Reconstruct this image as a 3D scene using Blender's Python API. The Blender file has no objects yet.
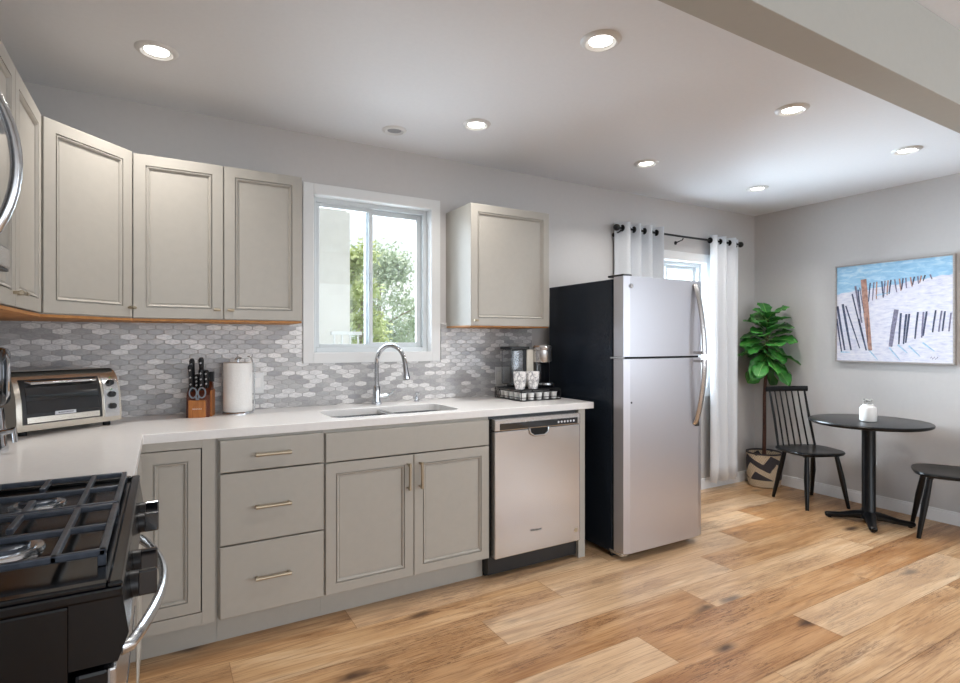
import bpy, bmesh, math, random
from mathutils import Vector, Matrix
C = bpy.context.scene.collection
PI = math.pi
R = math.radians
rnd = random.Random(7)

# ------------------------------------------------------------ camera, world, light, exposure
cd = bpy.data.cameras.new('camera'); cam = bpy.data.objects.new('camera', cd); C.objects.link(cam)
cam.location = (0, 0, 1.280); cam.rotation_euler = (R(90), 0, R(-30.03))
cd.sensor_width = 36; cd.lens = 36 * 549.16 / 960; cd.shift_y = -0.7 / 960; cd.clip_start = .02
bpy.context.scene.camera = cam
sc = bpy.context.scene
sc.view_settings.view_transform = 'Standard'; sc.view_settings.look = 'None'
sc.view_settings.gamma = 1; sc.view_settings.exposure = 0.54
try: sc.view_settings.use_curve_mapping = False
except Exception: pass
CAN_W = 3.7          # watts of each recessed lamp
REAR_FILL_W = 54           # watts of the added fill lamp behind the camera
SKY = 1.0
w = bpy.data.worlds.new('sky'); sc.world = w; w.use_nodes = True
wt = w.node_tree; bgn = wt.nodes['Background']
tc = wt.nodes.new('ShaderNodeTexCoord'); nz = wt.nodes.new('ShaderNodeTexNoise'); mp = wt.nodes.new('ShaderNodeMapping')
mp.inputs['Scale'].default_value = (1, 1, 2.5); nz.inputs['Scale'].default_value = 2.2; nz.inputs['Detail'].default_value = 5
rp = wt.nodes.new('ShaderNodeValToRGB')
rp.color_ramp.elements[0].position = .42; rp.color_ramp.elements[0].color = (.78, .88, 1, 1)
rp.color_ramp.elements[1].position = .62; rp.color_ramp.elements[1].color = (1, 1, 1, 1)
wt.links.new(tc.outputs['Generated'], mp.inputs[0]); wt.links.new(mp.outputs[0], nz.inputs['Vector'])
wt.links.new(nz.outputs['Fac'], rp.inputs[0]); wt.links.new(rp.outputs[0], bgn.inputs['Color'])
bgn.inputs['Strength'].default_value = SKY

def area(name, loc, rot, sx, sy, watts, col=(1, 1, 1), shape='RECTANGLE'):
    l = bpy.data.lights.new(name, 'AREA'); l.shape = shape; l.size = sx; l.size_y = sy; l.energy = watts; l.color = col
    o = bpy.data.objects.new(name, l); o.location = loc; o.rotation_euler = rot; C.objects.link(o); return o
sun = bpy.data.lights.new('sun', 'SUN'); sun.energy = 4.5; sun.angle = R(2); sun.color = (1, .95, .86)
so = bpy.data.objects.new('sun', sun); so.rotation_euler = (R(-27), R(6), 0); so.location = (3, 8, 10); C.objects.link(so)
# added fill lamps at assumed unseen rear openings, then daylight at the two kitchen windows
area('rear_fill', (1.0, -4.35, 1.45), (R(90), 0, 0), 4.6, 1.9, REAR_FILL_W, (.84, .92, 1))
area('rear_side_fill', (4.72, -2.2, 1.4), (R(90), 0, R(90)), 2.2, 1.5, 60, (.8, .9, 1))  # added cool fill from the right, its opening unseen and assumed
area('kitchen_window_daylight', (1.1, 3.30, 1.66), (R(-90), 0, 0), .66, .8, 13, (.82, .91, 1))
area('dining_window_daylight', (3.7, 3.30, 1.4), (R(-90), 0, 0), .8, 1.0, 75, (.78, .89, 1))

# ------------------------------------------------------------ materials
def lin(c):
    if isinstance(c, str): c = tuple(int(c[i:i + 2], 16) / 255 for i in (0, 2, 4))
    return tuple(x / 12.92 if x <= .04045 else ((x + .055) / 1.055) ** 2.4 for x in c) + (1,)
class G:
    def __init__(s, name):
        s.m = bpy.data.materials.new(name); s.m.use_nodes = True; s.t = s.m.node_tree
        s.b = s.t.nodes['Principled BSDF']
    def n(s, typ, **k):
        q = s.t.nodes.new('ShaderNode' + typ)
        for a, v in k.items():
            if hasattr(q, a): setattr(q, a, v)
            else: q.inputs[a.replace('_', ' ')].default_value = v
        return q
    def l(s, a, b): s.t.links.new(a, b)
    def put(s, inp, v):
        if hasattr(v, 'is_linked') or hasattr(v, 'links'): s.l(v, inp)
        else: inp.default_value = v
    def math(s, op, a, b=0.0, c=0.0):
        q = s.t.nodes.new('ShaderNodeMath'); q.operation = op
        for i, v in enumerate((a, b, c)): s.put(q.inputs[i], v)
        return q.outputs[0]
    def pos(s, sx=1, sy=1, sz=1, off=None, kind='Object'):
        t = s.t.nodes.new('ShaderNodeTexCoord'); m = s.t.nodes.new('ShaderNodeMapping')
        m.inputs['Scale'].default_value = (sx, sy, sz); s.l(t.outputs[kind], m.inputs[0])
        if off is not None: s.put(m.inputs['Location'], off)
        return m.outputs[0]
    def noise(s, vec, scale=5, detail=3, rough=.5, dist=0):
        q = s.n('TexNoise'); q.inputs['Scale'].default_value = scale; q.inputs['Detail'].default_value = detail
        q.inputs['Roughness'].default_value = rough; q.inputs['Distortion'].default_value = dist; s.l(vec, q.inputs['Vector']); return q.outputs['Fac']
    def ramp(s, fac, stops, interp='LINEAR'):
        q = s.n('ValToRGB'); q.color_ramp.interpolation = interp; e = q.color_ramp.elements
        while len(e) > 1: e.remove(e[-1])
        e[0].position = stops[0][0]; e[0].color = stops[0][1]
        for p_, c_ in stops[1:]:
            x = e.new(p_); x.color = c_
        s.put(q.inputs[0], fac); return q.outputs[0]
    def mix(s, fac, a, b, mode='MIX'):
        q = s.n('MixRGB'); q.blend_type = mode; s.put(q.inputs[0], fac); s.put(q.inputs[1], a); s.put(q.inputs[2], b); return q.outputs[0]
    def bump(s, h, strength=.2, dist=.01):
        q = s.n('Bump'); q.inputs['Strength'].default_value = strength; q.inputs['Distance'].default_value = dist
        s.l(h, q.inputs['Height']); s.l(q.outputs[0], s.b.inputs['Normal'])
def plain(name, col, rough=.5, metal=0, var=.04, scale=14, bump=0, coat=0, stretch=(1, 1, 1), emit=0, spec=.5):
    g = G(name); c = lin(col); b = g.b
    b.inputs['Roughness'].default_value = rough; b.inputs['Metallic'].default_value = metal; b.inputs['Specular IOR Level'].default_value = spec
    f = g.noise(g.pos(*stretch), scale, 4)
    lo = tuple(max(0, x * (1 - var)) for x in c[:3]) + (1,); hi = tuple(min(1, x * (1 + var)) for x in c[:3]) + (1,)
    g.l(g.ramp(f, [(.3, lo), (.7, hi)]), b.inputs['Base Color'])
    if bump: g.bump(f, bump, .004)
    if coat: b.inputs['Coat Weight'].default_value = coat; b.inputs['Coat Roughness'].default_value = .08
    if emit: b.inputs['Emission Color'].default_value = c; b.inputs['Emission Strength'].default_value = emit
    return g.m
def steel(name, col='B4B2B2', rough=.3, stretch=(60, 60, 1.0), metal=.92, aniso=.5):
    g = G(name); b = g.b; c = lin(col)
    b.inputs['Metallic'].default_value = metal; b.inputs['Anisotropic'].default_value = aniso
    f = g.noise(g.pos(*stretch), 6, 3)
    g.l(g.ramp(f, [(.3, tuple(x * .985 for x in c[:3]) + (1,)), (.7, c)]), b.inputs['Base Color'])
    g.l(g.math('MULTIPLY_ADD', f, .03, rough - .015), b.inputs['Roughness'])
    return g.m
M = {}
M['wall'] = plain('wall_paint', 'C4C1BF', .75, var=.012, scale=40, bump=.03)
M['ceil'] = plain('ceiling_paint', 'E4E6EA', .8, var=.01, scale=50, bump=.05)
M['beam'] = plain('beam_shaded_tone', 'A8A69F', .75, var=.012, scale=40, bump=.03)  # the beam's shade is put into this darker base colour
M['white'] = plain('white_trim_paint', 'DEDEDD', .4, var=.01)
M['base'] = plain('baseboard_paint', 'ECECEC', .4, var=.01)
M['vinyl'] = plain('window_vinyl', 'CDD2D4', .35, var=.01)
M['cab'] = plain('greige_cabinet_paint', 'A9A49B', .42, var=.02, scale=30)
M['quartz'] = plain('white_quartz', 'E6E4E2', .22, var=.02, scale=60)
M['brass'] = plain('champagne_metal', 'B0A48F', .3, .9)
M['black'] = plain('black_satin', '141416', .4, var=.1)
M['blackgloss'] = plain('black_gloss', '0B0C10', .12, var=.1, coat=.5)
M['enamel'] = plain('black_enamel', '06070A', .2, var=.1, spec=.4)
M['iron'] = plain('cast_iron', '4A505A', .3, .5, var=.2, scale=60, bump=.1)
M['furn'] = plain('black_painted_wood', '07080B', .28, var=.15, spec=.35)
M['steel'] = steel('brushed_steel', 'C2BFBD', .24)
M['steel_f'] = steel('fridge_steel', 'C4C3C8', .36, metal=.85)
M['steel_h'] = steel('sink_steel', 'D2D4D6', .17, (1, 40, 40), aniso=0)
M['chrome'] = plain('chrome', 'C9CCD0', .08, 1, var=.01)
M['nickel'] = plain('polished_nickel', 'C8CACC', .2, .95, var=.02)
M['fside'] = plain('black_textured_steel', '232B36', .27, .4, var=.15, scale=220, bump=.06)
M['fabric'] = plain('white_linen', 'DDE0E4', .9, var=.03, scale=160, bump=.1)
M['ceramic'] = plain('white_ceramic', 'EDEBE8', .15, var=.02)
M['paper'] = plain('paper_towel', 'EFEDEA', .95, var=.02, scale=120, bump=.3)
M['cream'] = plain('cream_plastic', 'D9D4C8', .35, var=.02)
M['rubber'] = plain('dark_rubber', '0A0A0B', .7)
M['hole'] = plain('dark_recess', '050506', .8)
M['toast'] = steel('toaster_steel', 'CFC8BC', .24, (1, 50, 50), metal=.8)
M['gloss_glass'] = plain('smoked_glass', '10161C', .04, .2, coat=1)
M['silver_print'] = plain('silver_print', 'C8C8CC', .35, .5)
M['stucco'] = plain('white_stucco', 'D8D3CB', .9, var=.05, scale=8, bump=.4)
M['soil'] = plain('potting_soil', '2A1E16', .95, var=.4, scale=80, bump=.6)
M['bark'] = plain('brown_bark', '4A2C20', .8, var=.35, scale=60, bump=.5)
M['pbark'] = plain('pale_bark', '9C9284', .9, var=.2)
M['grass'] = plain('dry_ground', '8B9A70', .95, var=.2, scale=3)
def glass(name, tint=(1, 1, 1, 1), spec=.06):
    g = G(name); t = g.n('BsdfTransparent'); t.inputs['Color'].default_value = tint
    gl = g.n('BsdfGlossy'); gl.inputs['Roughness'].default_value = .02
    fr = g.n('Fresnel'); mx = g.n('MixShader')
    g.l(g.math('MULTIPLY', fr.outputs[0], .8), mx.inputs[0]); g.l(t.outputs[0], mx.inputs[1]); g.l(gl.outputs[0], mx.inputs[2])
    g.l(mx.outputs[0], g.t.nodes['Material Output'].inputs['Surface']); return g.m
M['glass'] = glass('window_glass', (.97, .99, 1, 1)); M['clear'] = glass('clear_plastic', (.9, .93, .96, 1))
def emis(name, col, s):
    g = G(name); g.b.inputs['Base Color'].default_value = lin('FFFFFF'); g.b.inputs['Emission Color'].default_value = col; g.b.inputs['Emission Strength'].default_value = s
    f = g.noise(g.pos(), 10, 2); g.l(g.ramp(f, [(0, (.95, .95, .95, 1)), (1, (1, 1, 1, 1))]), g.b.inputs['Base Color']); return g.m
M['lamp'] = emis('lamp_lens', (1, .96, .88, 1), 9); M['dimlamp'] = plain('unlit_lens', '8E9094', .3)

def wood(name, dark, light, along='Z', scale=1.0, rough=.4, coat=0):
    g = G(name); s = {'X': (1.2, 16, 16), 'Y': (16, 1.2, 16), 'Z': (16, 16, 1.2)}[along]
    f = g.noise(g.pos(*[q * scale for q in s]), 3, 6, .6, .6)
    g.l(g.ramp(f, [(.25, lin(dark)), (.75, lin(light))]), g.b.inputs['Base Color']); g.b.inputs['Roughness'].default_value = rough
    g.bump(f, .1, .002)
    if coat: g.b.inputs['Coat Weight'].default_value = coat
    return g.m
M['block'] = wood('knife_block_wood', '8A4A1C', 'C07A36', 'Z', 3, .4, .3)
M['blockdark'] = wood('dark_block_wood', '4A1E10', '6B3218', 'Z', 3, .4, .3)
M['ply'] = wood('raw_plywood', 'A96F38', 'C98F52', 'Y', 1, .6)
M['frame_wood'] = wood('silver_frame_wood', '8C8682', 'B3ADA8', 'Y', 4, .5)

def floor_mat():
    g = G('oak_planks')
    at = g.n('Attribute'); at.attribute_name = 'plank'
    sp = g.n('SeparateXYZ'); g.l(at.outputs['Vector'], sp.inputs[0]); r1, tone, r2 = sp.outputs
    co = g.n('CombineXYZ'); g.l(g.math('MULTIPLY', r1, 37.0), co.inputs[0]); g.l(g.math('MULTIPLY', r2, 11.0), co.inputs[1]); g.l(g.math('MULTIPLY', r1, 19.0), co.inputs[2])
    base = g.pos(1, 1, 1, co.outputs[0])
    def sc_(sx, sy):
        m = g.n('Mapping'); m.inputs['Scale'].default_value = (sx, sy, 1); g.l(base, m.inputs[0]); return m.outputs[0]
    warp = g.noise(sc_(1.1, 5), 1.3, 3, .5)
    big = g.noise(sc_(.7, 5.5), 2.0, 4, .55, .7)
    fine = g.noise(sc_(2.5, 60), 3, 5, .65)
    s2 = g.n('SeparateXYZ'); g.l(base, s2.inputs[0])
    ph = g.math('ADD', g.math('MULTIPLY', s2.outputs[1], 95.0), g.math('MULTIPLY', warp, 34.0))
    ring = g.math('MULTIPLY_ADD', g.math('SINE', ph), .5, .5)
    ringmask = g.math('MULTIPLY', g.math('POWER', ring, 3.0), g.ramp(g.noise(sc_(.8, 4), 1.8, 2), [(.45, (0, 0, 0, 1)), (.62, (1, 1, 1, 1))]))
    c = g.ramp(big, [(.28, lin('A77C50')), (.45, lin('C29A6E')), (.6, lin('D2AE84')), (.78, lin('DFC5A2'))])
    streak = g.noise(sc_(.9, 34), 4, 6, .72, .4)
    c = g.mix(g.math('MULTIPLY', g.ramp(streak, [(.38, (1, 1, 1, 1)), (.5, (0, 0, 0, 1))]), .75), c, lin('8A5F38'))
    c = g.mix(g.math('MULTIPLY', fine, .22), c, lin('8A6441'))
    patch = g.ramp(g.noise(sc_(.55, 3.2), 2.3, 3, .55), [(.50, (0, 0, 0, 1)), (.60, (1, 1, 1, 1))])
    crack = g.ramp(g.noise(sc_(3.5, 44), 3.2, 6, .75, 1.2), [(.43, (1, 1, 1, 1)), (.49, (0, 0, 0, 1))])
    c = g.mix(g.math('MULTIPLY', g.math('MULTIPLY', patch, crack), .9), c, lin('583820'))
    c = g.mix(g.math('MULTIPLY', patch, .3), c, lin('966A42'))
    c = g.mix(g.math('MULTIPLY', ringmask, .32), c, lin('7A5636'))
    # knots
    v = g.n('TexVoronoi'); v.inputs['Scale'].default_value = 1.0; v.inputs['Randomness'].default_value = 1
    wv = g.n('VectorMath'); wv.operation = 'ADD'; g.l(sc_(1.7, 4.6), wv.inputs[0])
    nn = g.n('TexNoise'); nn.inputs['Scale'].default_value = 9; g.l(base, nn.inputs['Vector'])
    sc3 = g.n('VectorMath'); sc3.operation = 'SCALE'; sc3.inputs['Scale'].default_value = .16; g.l(nn.outputs['Color'], sc3.inputs[0]); g.l(sc3.outputs[0], wv.inputs[1]); g.l(wv.outputs[0], v.inputs['Vector'])
    kn = g.ramp(v.outputs['Distance'], [(.05, (1, 1, 1, 1)), (.10, (.55, .55, .55, 1)), (.17, (0, 0, 0, 1))])
    c = g.mix(g.math('MULTIPLY', kn, .9), c, lin('3E2413'))
    # plank tone
    c = g.mix(g.ramp(tone, [(0, (1, 1, 1, 1)), (.5, (0, 0, 0, 1))]), c, g.mix(1.0, c, lin('E9DACB'), 'MULTIPLY'))
    c = g.mix(g.math('MULTIPLY', g.ramp(tone, [(.5, (0, 0, 0, 1)), (1, (1, 1, 1, 1))]), .25), c, lin('DECBB2'))
    g.l(c, g.b.inputs['Base Color'])
    g.l(g.math('MULTIPLY_ADD', fine, .15, .27), g.b.inputs['Roughness'])
    g.bump(fine, .12, .002)
    return g.m
M['floor'] = floor_mat()

def tile_mat():
    g = G('hexagon_marble_mosaic'); w_, p_ = .074, .0245
    t = g.n('TexCoord'); s = g.n('SeparateXYZ'); g.l(t.outputs['Object'], s.inputs[0])
    x = g.math('DIVIDE', g.math('ADD', s.outputs[0], s.outputs[1]), w_)      # Y is constant on this wall
    y = g.math('MULTIPLY', g.math('DIVIDE', s.outputs[2], p_), .8660254)
    H = 1.7320508
    def cell(ox, oy):
        ax = g.math('SUBTRACT', g.math('FLOORED_MODULO', g.math('ADD', x, ox), 1.0), .5)
        ay = g.math('SUBTRACT', g.math('FLOORED_MODULO', g.math('ADD', y, oy), H), H / 2)
        return ax, ay, g.math('ADD', g.math('MULTIPLY', ax, ax), g.math('MULTIPLY', ay, ay))
    ax, ay, la = cell(0, 0); bx_, by_, lb = cell(.5, H / 2)
    sel = g.math('LESS_THAN', lb, la)
    def pick(a, b): return g.math('ADD', g.math('MULTIPLY', a, g.math('SUBTRACT', 1.0, sel)), g.math('MULTIPLY', b, sel))
    gx, gy = pick(ax, bx_), pick(ay, by_)
    idx, idy = g.math('ROUND', g.math('MULTIPLY', g.math('SUBTRACT', x, gx), 2.0)), g.math('ROUND', g.math('MULTIPLY', g.math('SUBTRACT', y, gy), 4.0))
    cc = g.n('CombineXYZ'); g.l(idx, cc.inputs[0]); g.l(idy, cc.inputs[1])
    wn = g.n('TexWhiteNoise'); wn.noise_dimensions = '2D'; g.l(cc.outputs[0], wn.inputs['Vector'])
    aX = g.math('ABSOLUTE', gx); aY = g.math('ABSOLUTE', gy)
    d = g.math('MAXIMUM', aX, g.math('ADD', g.math('MULTIPLY', aX, .5), g.math('MULTIPLY', aY, .8660254)))
    grout = g.ramp(d, [(.445, (0, 0, 0, 1)), (.475, (1, 1, 1, 1))])
    tone = g.ramp(wn.outputs['Value'], [(0, lin('A3A1A2')), (.22, lin('B0AEAE')), (.45, lin('BDBBBA')), (.62, lin('C3C0BF')), (.66, lin('DFDDDC')), (1, lin('E9E7E5'))])
    vein = g.noise(g.pos(8, 8, 20), 3, 5, .6, 1.0)
    tone = g.mix(g.math('MULTIPLY', g.ramp(vein, [(.42, (0, 0, 0, 1)), (.5, (1, 1, 1, 1)), (.58, (0, 0, 0, 1))]), .3), tone, lin('7A7C82'))
    g.l(g.mix(g.math('MULTIPLY', grout, .9), tone, lin('9E9C9A')), g.b.inputs['Base Color'])
    g.l(g.math('MULTIPLY_ADD', grout, .5, .25), g.b.inputs['Roughness'])
    g.bump(g.math('SUBTRACT', 1.0, grout), .4, .0015)
    return g.m
M['tile'] = tile_mat()

def basket_mat():
    g = G('woven_basket'); t = g.n('TexCoord'); s = g.n('SeparateXYZ'); g.l(t.outputs['Object'], s.inputs[0])
    ang = g.math('ARCTAN2', s.outputs[1], s.outputs[0]); z = s.outputs[2]
    rows = g.math('MULTIPLY_ADD', g.math('SINE', g.math('MULTIPLY', z, 420.0)), .5, .5)
    strands = g.math('MULTIPLY_ADD', g.math('SINE', g.math('ADD', g.math('MULTIPLY', ang, 46.0), g.math('MULTIPLY', g.math('FLOOR', g.math('MULTIPLY', z, 66.8)), PI))), .5, .5)
    wv = g.math('FRACT', g.math('ADD', g.math('MULTIPLY', ang, .6366), g.math('MULTIPLY', z, 3.2)))       # four leaning zigzags
    tri = g.math('ABSOLUTE', g.math('SUBTRACT', wv, .5))
    band = g.math('FRACT', g.math('ADD', g.math('MULTIPLY', z, 7.0), g.math('MULTIPLY', tri, 1.1)))
    band = g.math('ADD', band, g.math('MULTIPLY', g.math('SUBTRACT', g.noise(g.pos(), 40, 2), .5), .12))
    m = g.math('MULTIPLY', g.math('MAXIMUM', g.math('MULTIPLY', g.math('GREATER_THAN', band, .50), g.math('GREATER_THAN', z, .07)), g.math('GREATER_THAN', z, .288)), 1.0)
    c = g.mix(m, lin('D9C6AA'), lin('2B3342'))
    c = g.mix(g.math('MULTIPLY', g.math('LESS_THAN', strands, .3), .6), c, lin('6A5138'))
    g.l(c, g.b.inputs['Base Color']); g.b.inputs['Roughness'].default_value = .85
    g.bump(g.math('MULTIPLY', rows, strands), .8, .004); return g.m
M['basket'] = basket_mat()
def leaf_mat(name, a, b, rough=.35):
    g = G(name); f = g.noise(g.pos(), 9, 3)
    g.l(g.ramp(f, [(.3, lin(a)), (.7, lin(b))]), g.b.inputs['Base Color']); g.b.inputs['Roughness'].default_value = rough
    g.b.inputs['Transmission Weight'].default_value = 0; return g.m
M['leaf'] = leaf_mat('fig_leaf', '24602A', '4C9C3E'); M['rib'] = leaf_mat('leaf_rib', '7FA85A', '98BC70', .5); M['tleaf'] = leaf_mat('tree_leaf', 'A3B296', 'C6D0B8', .7); M['tleaf2'] = leaf_mat('yellow_green_leaf', 'A0AF72', 'C8D094', .7)
def paint_mat():
    g = G('beach_painting'); t = g.n('TexCoord'); s = g.n('SeparateXYZ'); g.l(t.outputs['Object'], s.inputs[0])
    n1 = g.noise(g.pos(1, 3, 9), 4, 5, .6, .6); n2 = g.noise(g.pos(1, 6, 20), 3, 5, .6)
    yy, z = s.outputs[1], s.outputs[2]       # local: y +left .. -right, z height from canvas centre
    hz = g.math('ADD', g.math('MULTIPLY_ADD', yy, -.12, .20), g.math('MULTIPLY', g.math('SUBTRACT', n1, .5), .05))
    sky = g.math('GREATER_THAN', z, hz)
    skyc = g.ramp(n1, [(.3, lin('7FAED0')), (.5, lin('96C0DC')), (.65, lin('B5D2E4')), (.8, lin('C9D6DE'))])
    sand = g.ramp(n2, [(.28, lin('B6B8CE')), (.45, lin('CFCFDD')), (.6, lin('DAD9E2')), (.8, lin('E8E4E8'))])
    g.l(g.mix(sky, sand, skyc), g.b.inputs['Base Color']); g.b.inputs['Roughness'].default_value = .55; g.bump(n2, .3, .003); return g.m
M['paint'] = paint_mat()
M['navy'] = plain('navy_oil_paint', '39435F', .5, var=.5, scale=60); M['rust'] = plain('rust_oil_paint', 'A77F70', .5, var=.35, scale=50); M['greyp'] = plain('slate_oil_paint', '77748A', .5, var=.4, scale=60); M['bluep'] = plain('pale_blue_oil_paint', '9DC3DA', .5, var=.2, scale=60)
def marble_cup():
    g = G('marbled_white_ceramic'); f = g.noise(g.pos(1, 1, .7), 14, 5, .6, 2.2)
    g.l(g.ramp(f, [(.44, lin('EEECEA')), (.5, lin('8D8C92')), (.54, lin('EEECEA'))]), g.b.inputs['Base Color']); g.b.inputs['Roughness'].default_value = .15; return g.m
M['cup'] = marble_cup()

# ------------------------------------------------------------ mesh helpers
def wloc(o):
    p = Vector((0, 0, 0))
    while o is not None: p += o.location; o = o.parent
    return p
class MB:
    def __init__(s): s.bm = bmesh.new(); s.M = Matrix.Identity(4)
    def _add(s, vs, fs):
        v = [s.bm.verts.new(s.M @ Vector(p)) for p in vs]
        for f in fs:
            try: s.bm.faces.new([v[i] for i in f])
            except ValueError: pass
        return v
    def box(s, x0, x1, y0, y1, z0, z1, b=0, seg=2):
        v = s._add([(x, y, z) for z in (z0, z1) for y in (y0, y1) for x in (x0, x1)],
                   [(0, 2, 3, 1), (4, 5, 7, 6), (0, 1, 5, 4), (2, 6, 7, 3), (0, 4, 6, 2), (1, 3, 7, 5)])
        if b:
            es = set(e for q in v for e in q.link_edges)
            bmesh.ops.bevel(s.bm, geom=list(es), offset=b, segments=seg, affect='EDGES', profile=.5)
        return s
    def tube(s, pts, r, n=10, flat=1.0, up=None, caps=True):
        P = [Vector(p) for p in pts]; rs = r if isinstance(r, (list, tuple)) else [r] * len(P)
        rings = []; prev = None
        for i, p in enumerate(P):
            d = (P[min(i + 1, len(P) - 1)] - P[max(i - 1, 0)]).normalized()
            if prev is None:
                u = Vector(up) if up else (Vector((0, 0, 1)) if abs(d.z) < .9 else Vector((1, 0, 0)))
            else: u = prev
            u = (u - d * u.dot(d)).normalized(); prev = u; v = d.cross(u)
            rings.append([p + (u * math.cos(2 * PI * k / n) + v * (math.sin(2 * PI * k / n) * flat)) * rs[i] for k in range(n)])
        vs = [q for rg in rings for q in rg]; fs = []
        for i in range(len(P) - 1):
            for k in range(n):
                a, b = i * n + k, i * n + (k + 1) % n; fs.append((a, b, b + n, a + n))
        if caps: fs += [tuple(reversed(range(n))), tuple(range((len(P) - 1) * n, len(P) * n))]
        s._add(vs, fs); return s
    def lathe(s, prof, c=(0, 0, 0), n=28, axis='Z'):
        vs = []; fs = []
        for r, z in prof:
            for k in range(n):
                a = 2 * PI * k / n; x, y = r * math.cos(a), r * math.sin(a)
                q = {'Z': (x, y, z), 'X': (z, x, y), 'Y': (y, z, x)}[axis]
                vs.append((q[0] + c[0], q[1] + c[1], q[2] + c[2]))
        for i in range(len(prof) - 1):
            for k in range(n):
                a, b = i * n + k, i * n + (k + 1) % n; fs.append((a, b, b + n, a + n))
        if prof[0][0] > 1e-5: fs.append(tuple(reversed(range(n))))
        if prof[-1][0] > 1e-5: fs.append(tuple(range((len(prof) - 1) * n, len(prof) * n)))
        s._add(vs, fs); return s
    def cyl(s, a, b, r, n=16): return s.tube([a, b], r, n)
    def prism(s, poly, z0, z1, b=0):
        n = len(poly); v = s._add([(x, y, z0) for x, y in poly] + [(x, y, z1) for x, y in poly],
            [tuple(reversed(range(n))), tuple(range(n, 2 * n))] + [(i, (i + 1) % n, (i + 1) % n + n, i + n) for i in range(n)])
        if b:
            es = set(e for q in v for e in q.link_edges)
            bmesh.ops.bevel(s.bm, geom=list(es), offset=b, segments=2, affect='EDGES')
        return s
    def ringpanel(s, w, h, rings):
        """stack of concentric rectangles (inset, height): the profile of a framed door, lying in XZ, front to -Y"""
        vs = [(0, 0, 0), (w, 0, 0), (w, 0, h), (0, 0, h)]; fs = [(0, 3, 2, 1)]
        for ins, d in rings: vs += [(ins, -d, ins), (w - ins, -d, ins), (w - ins, -d, h - ins), (ins, -d, h - ins)]
        for i in range(len(rings)):
            for k in range(4):
                a, b = i * 4 + k, i * 4 + (k + 1) % 4; fs.append((a, b, b + 4, a + 4))
        q = len(rings) * 4; fs.append((q, q + 1, q + 2, q + 3)); s._add(vs, fs); return s
    def build(s, name, mat, parent=None, smooth=False, world=False, sub=0):
        if parent is not None and world:
            off = wloc(parent); bmesh.ops.translate(s.bm, verts=s.bm.verts, vec=-off)
        bmesh.ops.recalc_face_normals(s.bm, faces=s.bm.faces)
        me = bpy.data.meshes.new(name); s.bm.to_mesh(me); s.bm.free()
        me.materials.append(M[mat] if isinstance(mat, str) else mat)
        o = bpy.data.objects.new(name, me); C.objects.link(o)
        if parent is not None: o.parent = parent
        if smooth:
            for p in me.polygons: p.use_smooth = True
            try: me.set_sharp_from_angle(angle=R(38))
            except Exception: pass
        if sub:
            mo = o.modifiers.new('sub', 'SUBSURF'); mo.levels = sub; mo.render_levels = sub
        return o
def B(x0, x1, y0, y1, z0, z1, b=0): return MB().box(x0, x1, y0, y1, z0, z1, b)
def thing(name, label, cat, loc=(0, 0, 0), rz=0, group=None):
    o = bpy.data.objects.new(name, None); C.objects.link(o); o.location = loc; o.rotation_euler = (0, 0, rz); o.empty_display_size = .1
    return tag(o, label, cat, group)
def tag(o, label, cat, group=None):
    o['label'] = label; o['category'] = cat
    if group: o['group'] = group
    return o
def struct(o): o['kind'] = 'structure'; return o
def dup(root, loc, rz=0, label=None, group=None):
    def cp(o, par):
        c = o.copy(); C.objects.link(c); c.parent = par
        for ch in list(o.children): cp(ch, c)
        return c
    r = cp(root, None); r.location = loc; r.rotation_euler = (0, 0, rz)
    if label: r['label'] = label
    if group: r['group'] = group
    return r
def origin_to(o, loc):
    """moves a top-level mesh's origin without moving the mesh"""
    o.data.transform(Matrix.Translation(-Vector(loc))); o.location = loc; return o
def text(s, size, mat, parent, loc, rot, name='lettering', ext=.0006):
    cu = bpy.data.curves.new('t', 'FONT'); cu.body = s; cu.size = size; cu.extrude = ext; cu.align_x = 'CENTER'; cu.align_y = 'CENTER'
    to = bpy.data.objects.new('t', cu); C.objects.link(to); bpy.context.view_layer.update()
    me = bpy.data.meshes.new_from_object(to.evaluated_get(bpy.context.evaluated_depsgraph_get()))
    bpy.data.objects.remove(to); me.materials.clear(); me.materials.append(M[mat])
    o = bpy.data.objects.new(name, me); C.objects.link(o); o.parent = parent; o.location = loc; o.rotation_euler = rot; return o

# ------------------------------------------------------------ room shell
YB, XR, XL, YR, H = 3.147, 4.77, -.71, -4.4, 2.44
def wall_y(name, y0, y1, x0, x1, holes, mat):
    """wall in the XZ plane with rectangular holes (x0,x1,z0,z1)"""
    xs = sorted({x0, x1} | {q for h_ in holes for q in h_[:2]}); zs = sorted({0, H + .1} | {q for h_ in holes for q in h_[2:]})
    m = MB()
    for i in range(len(xs) - 1):
        for j in range(len(zs) - 1):
            cx, cz = (xs[i] + xs[i + 1]) / 2, (zs[j] + zs[j + 1]) / 2
            if any(a < cx < b and c < cz < d for a, b, c, d in holes): continue
            m.box(xs[i], xs[i + 1], y0, y1, zs[j], zs[j + 1])
    bmesh.ops.remove_doubles(m.bm, verts=m.bm.verts, dist=1e-5)
    # drop the inner faces where two blocks meet
    seen = {}
    for f in list(m.bm.faces):
        k = tuple(sorted(v.index for v in f.verts)) if False else tuple(round(q, 4) for q in f.calc_center_median())
        seen.setdefault(k, []).append(f)
    bmesh.ops.delete(m.bm, geom=[f for fs in seen.values() if len(fs) > 1 for f in fs], context='FACES')
    return struct(m.build(name, mat))
W1 = (.733, 1.463, 1.21, 2.108); W2 = (3.28, 4.08, .87, 1.955)
wall_y('wall_back', YB, YB + .16, XL - .12, XR + .12, [W1, W2], 'wall')
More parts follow.
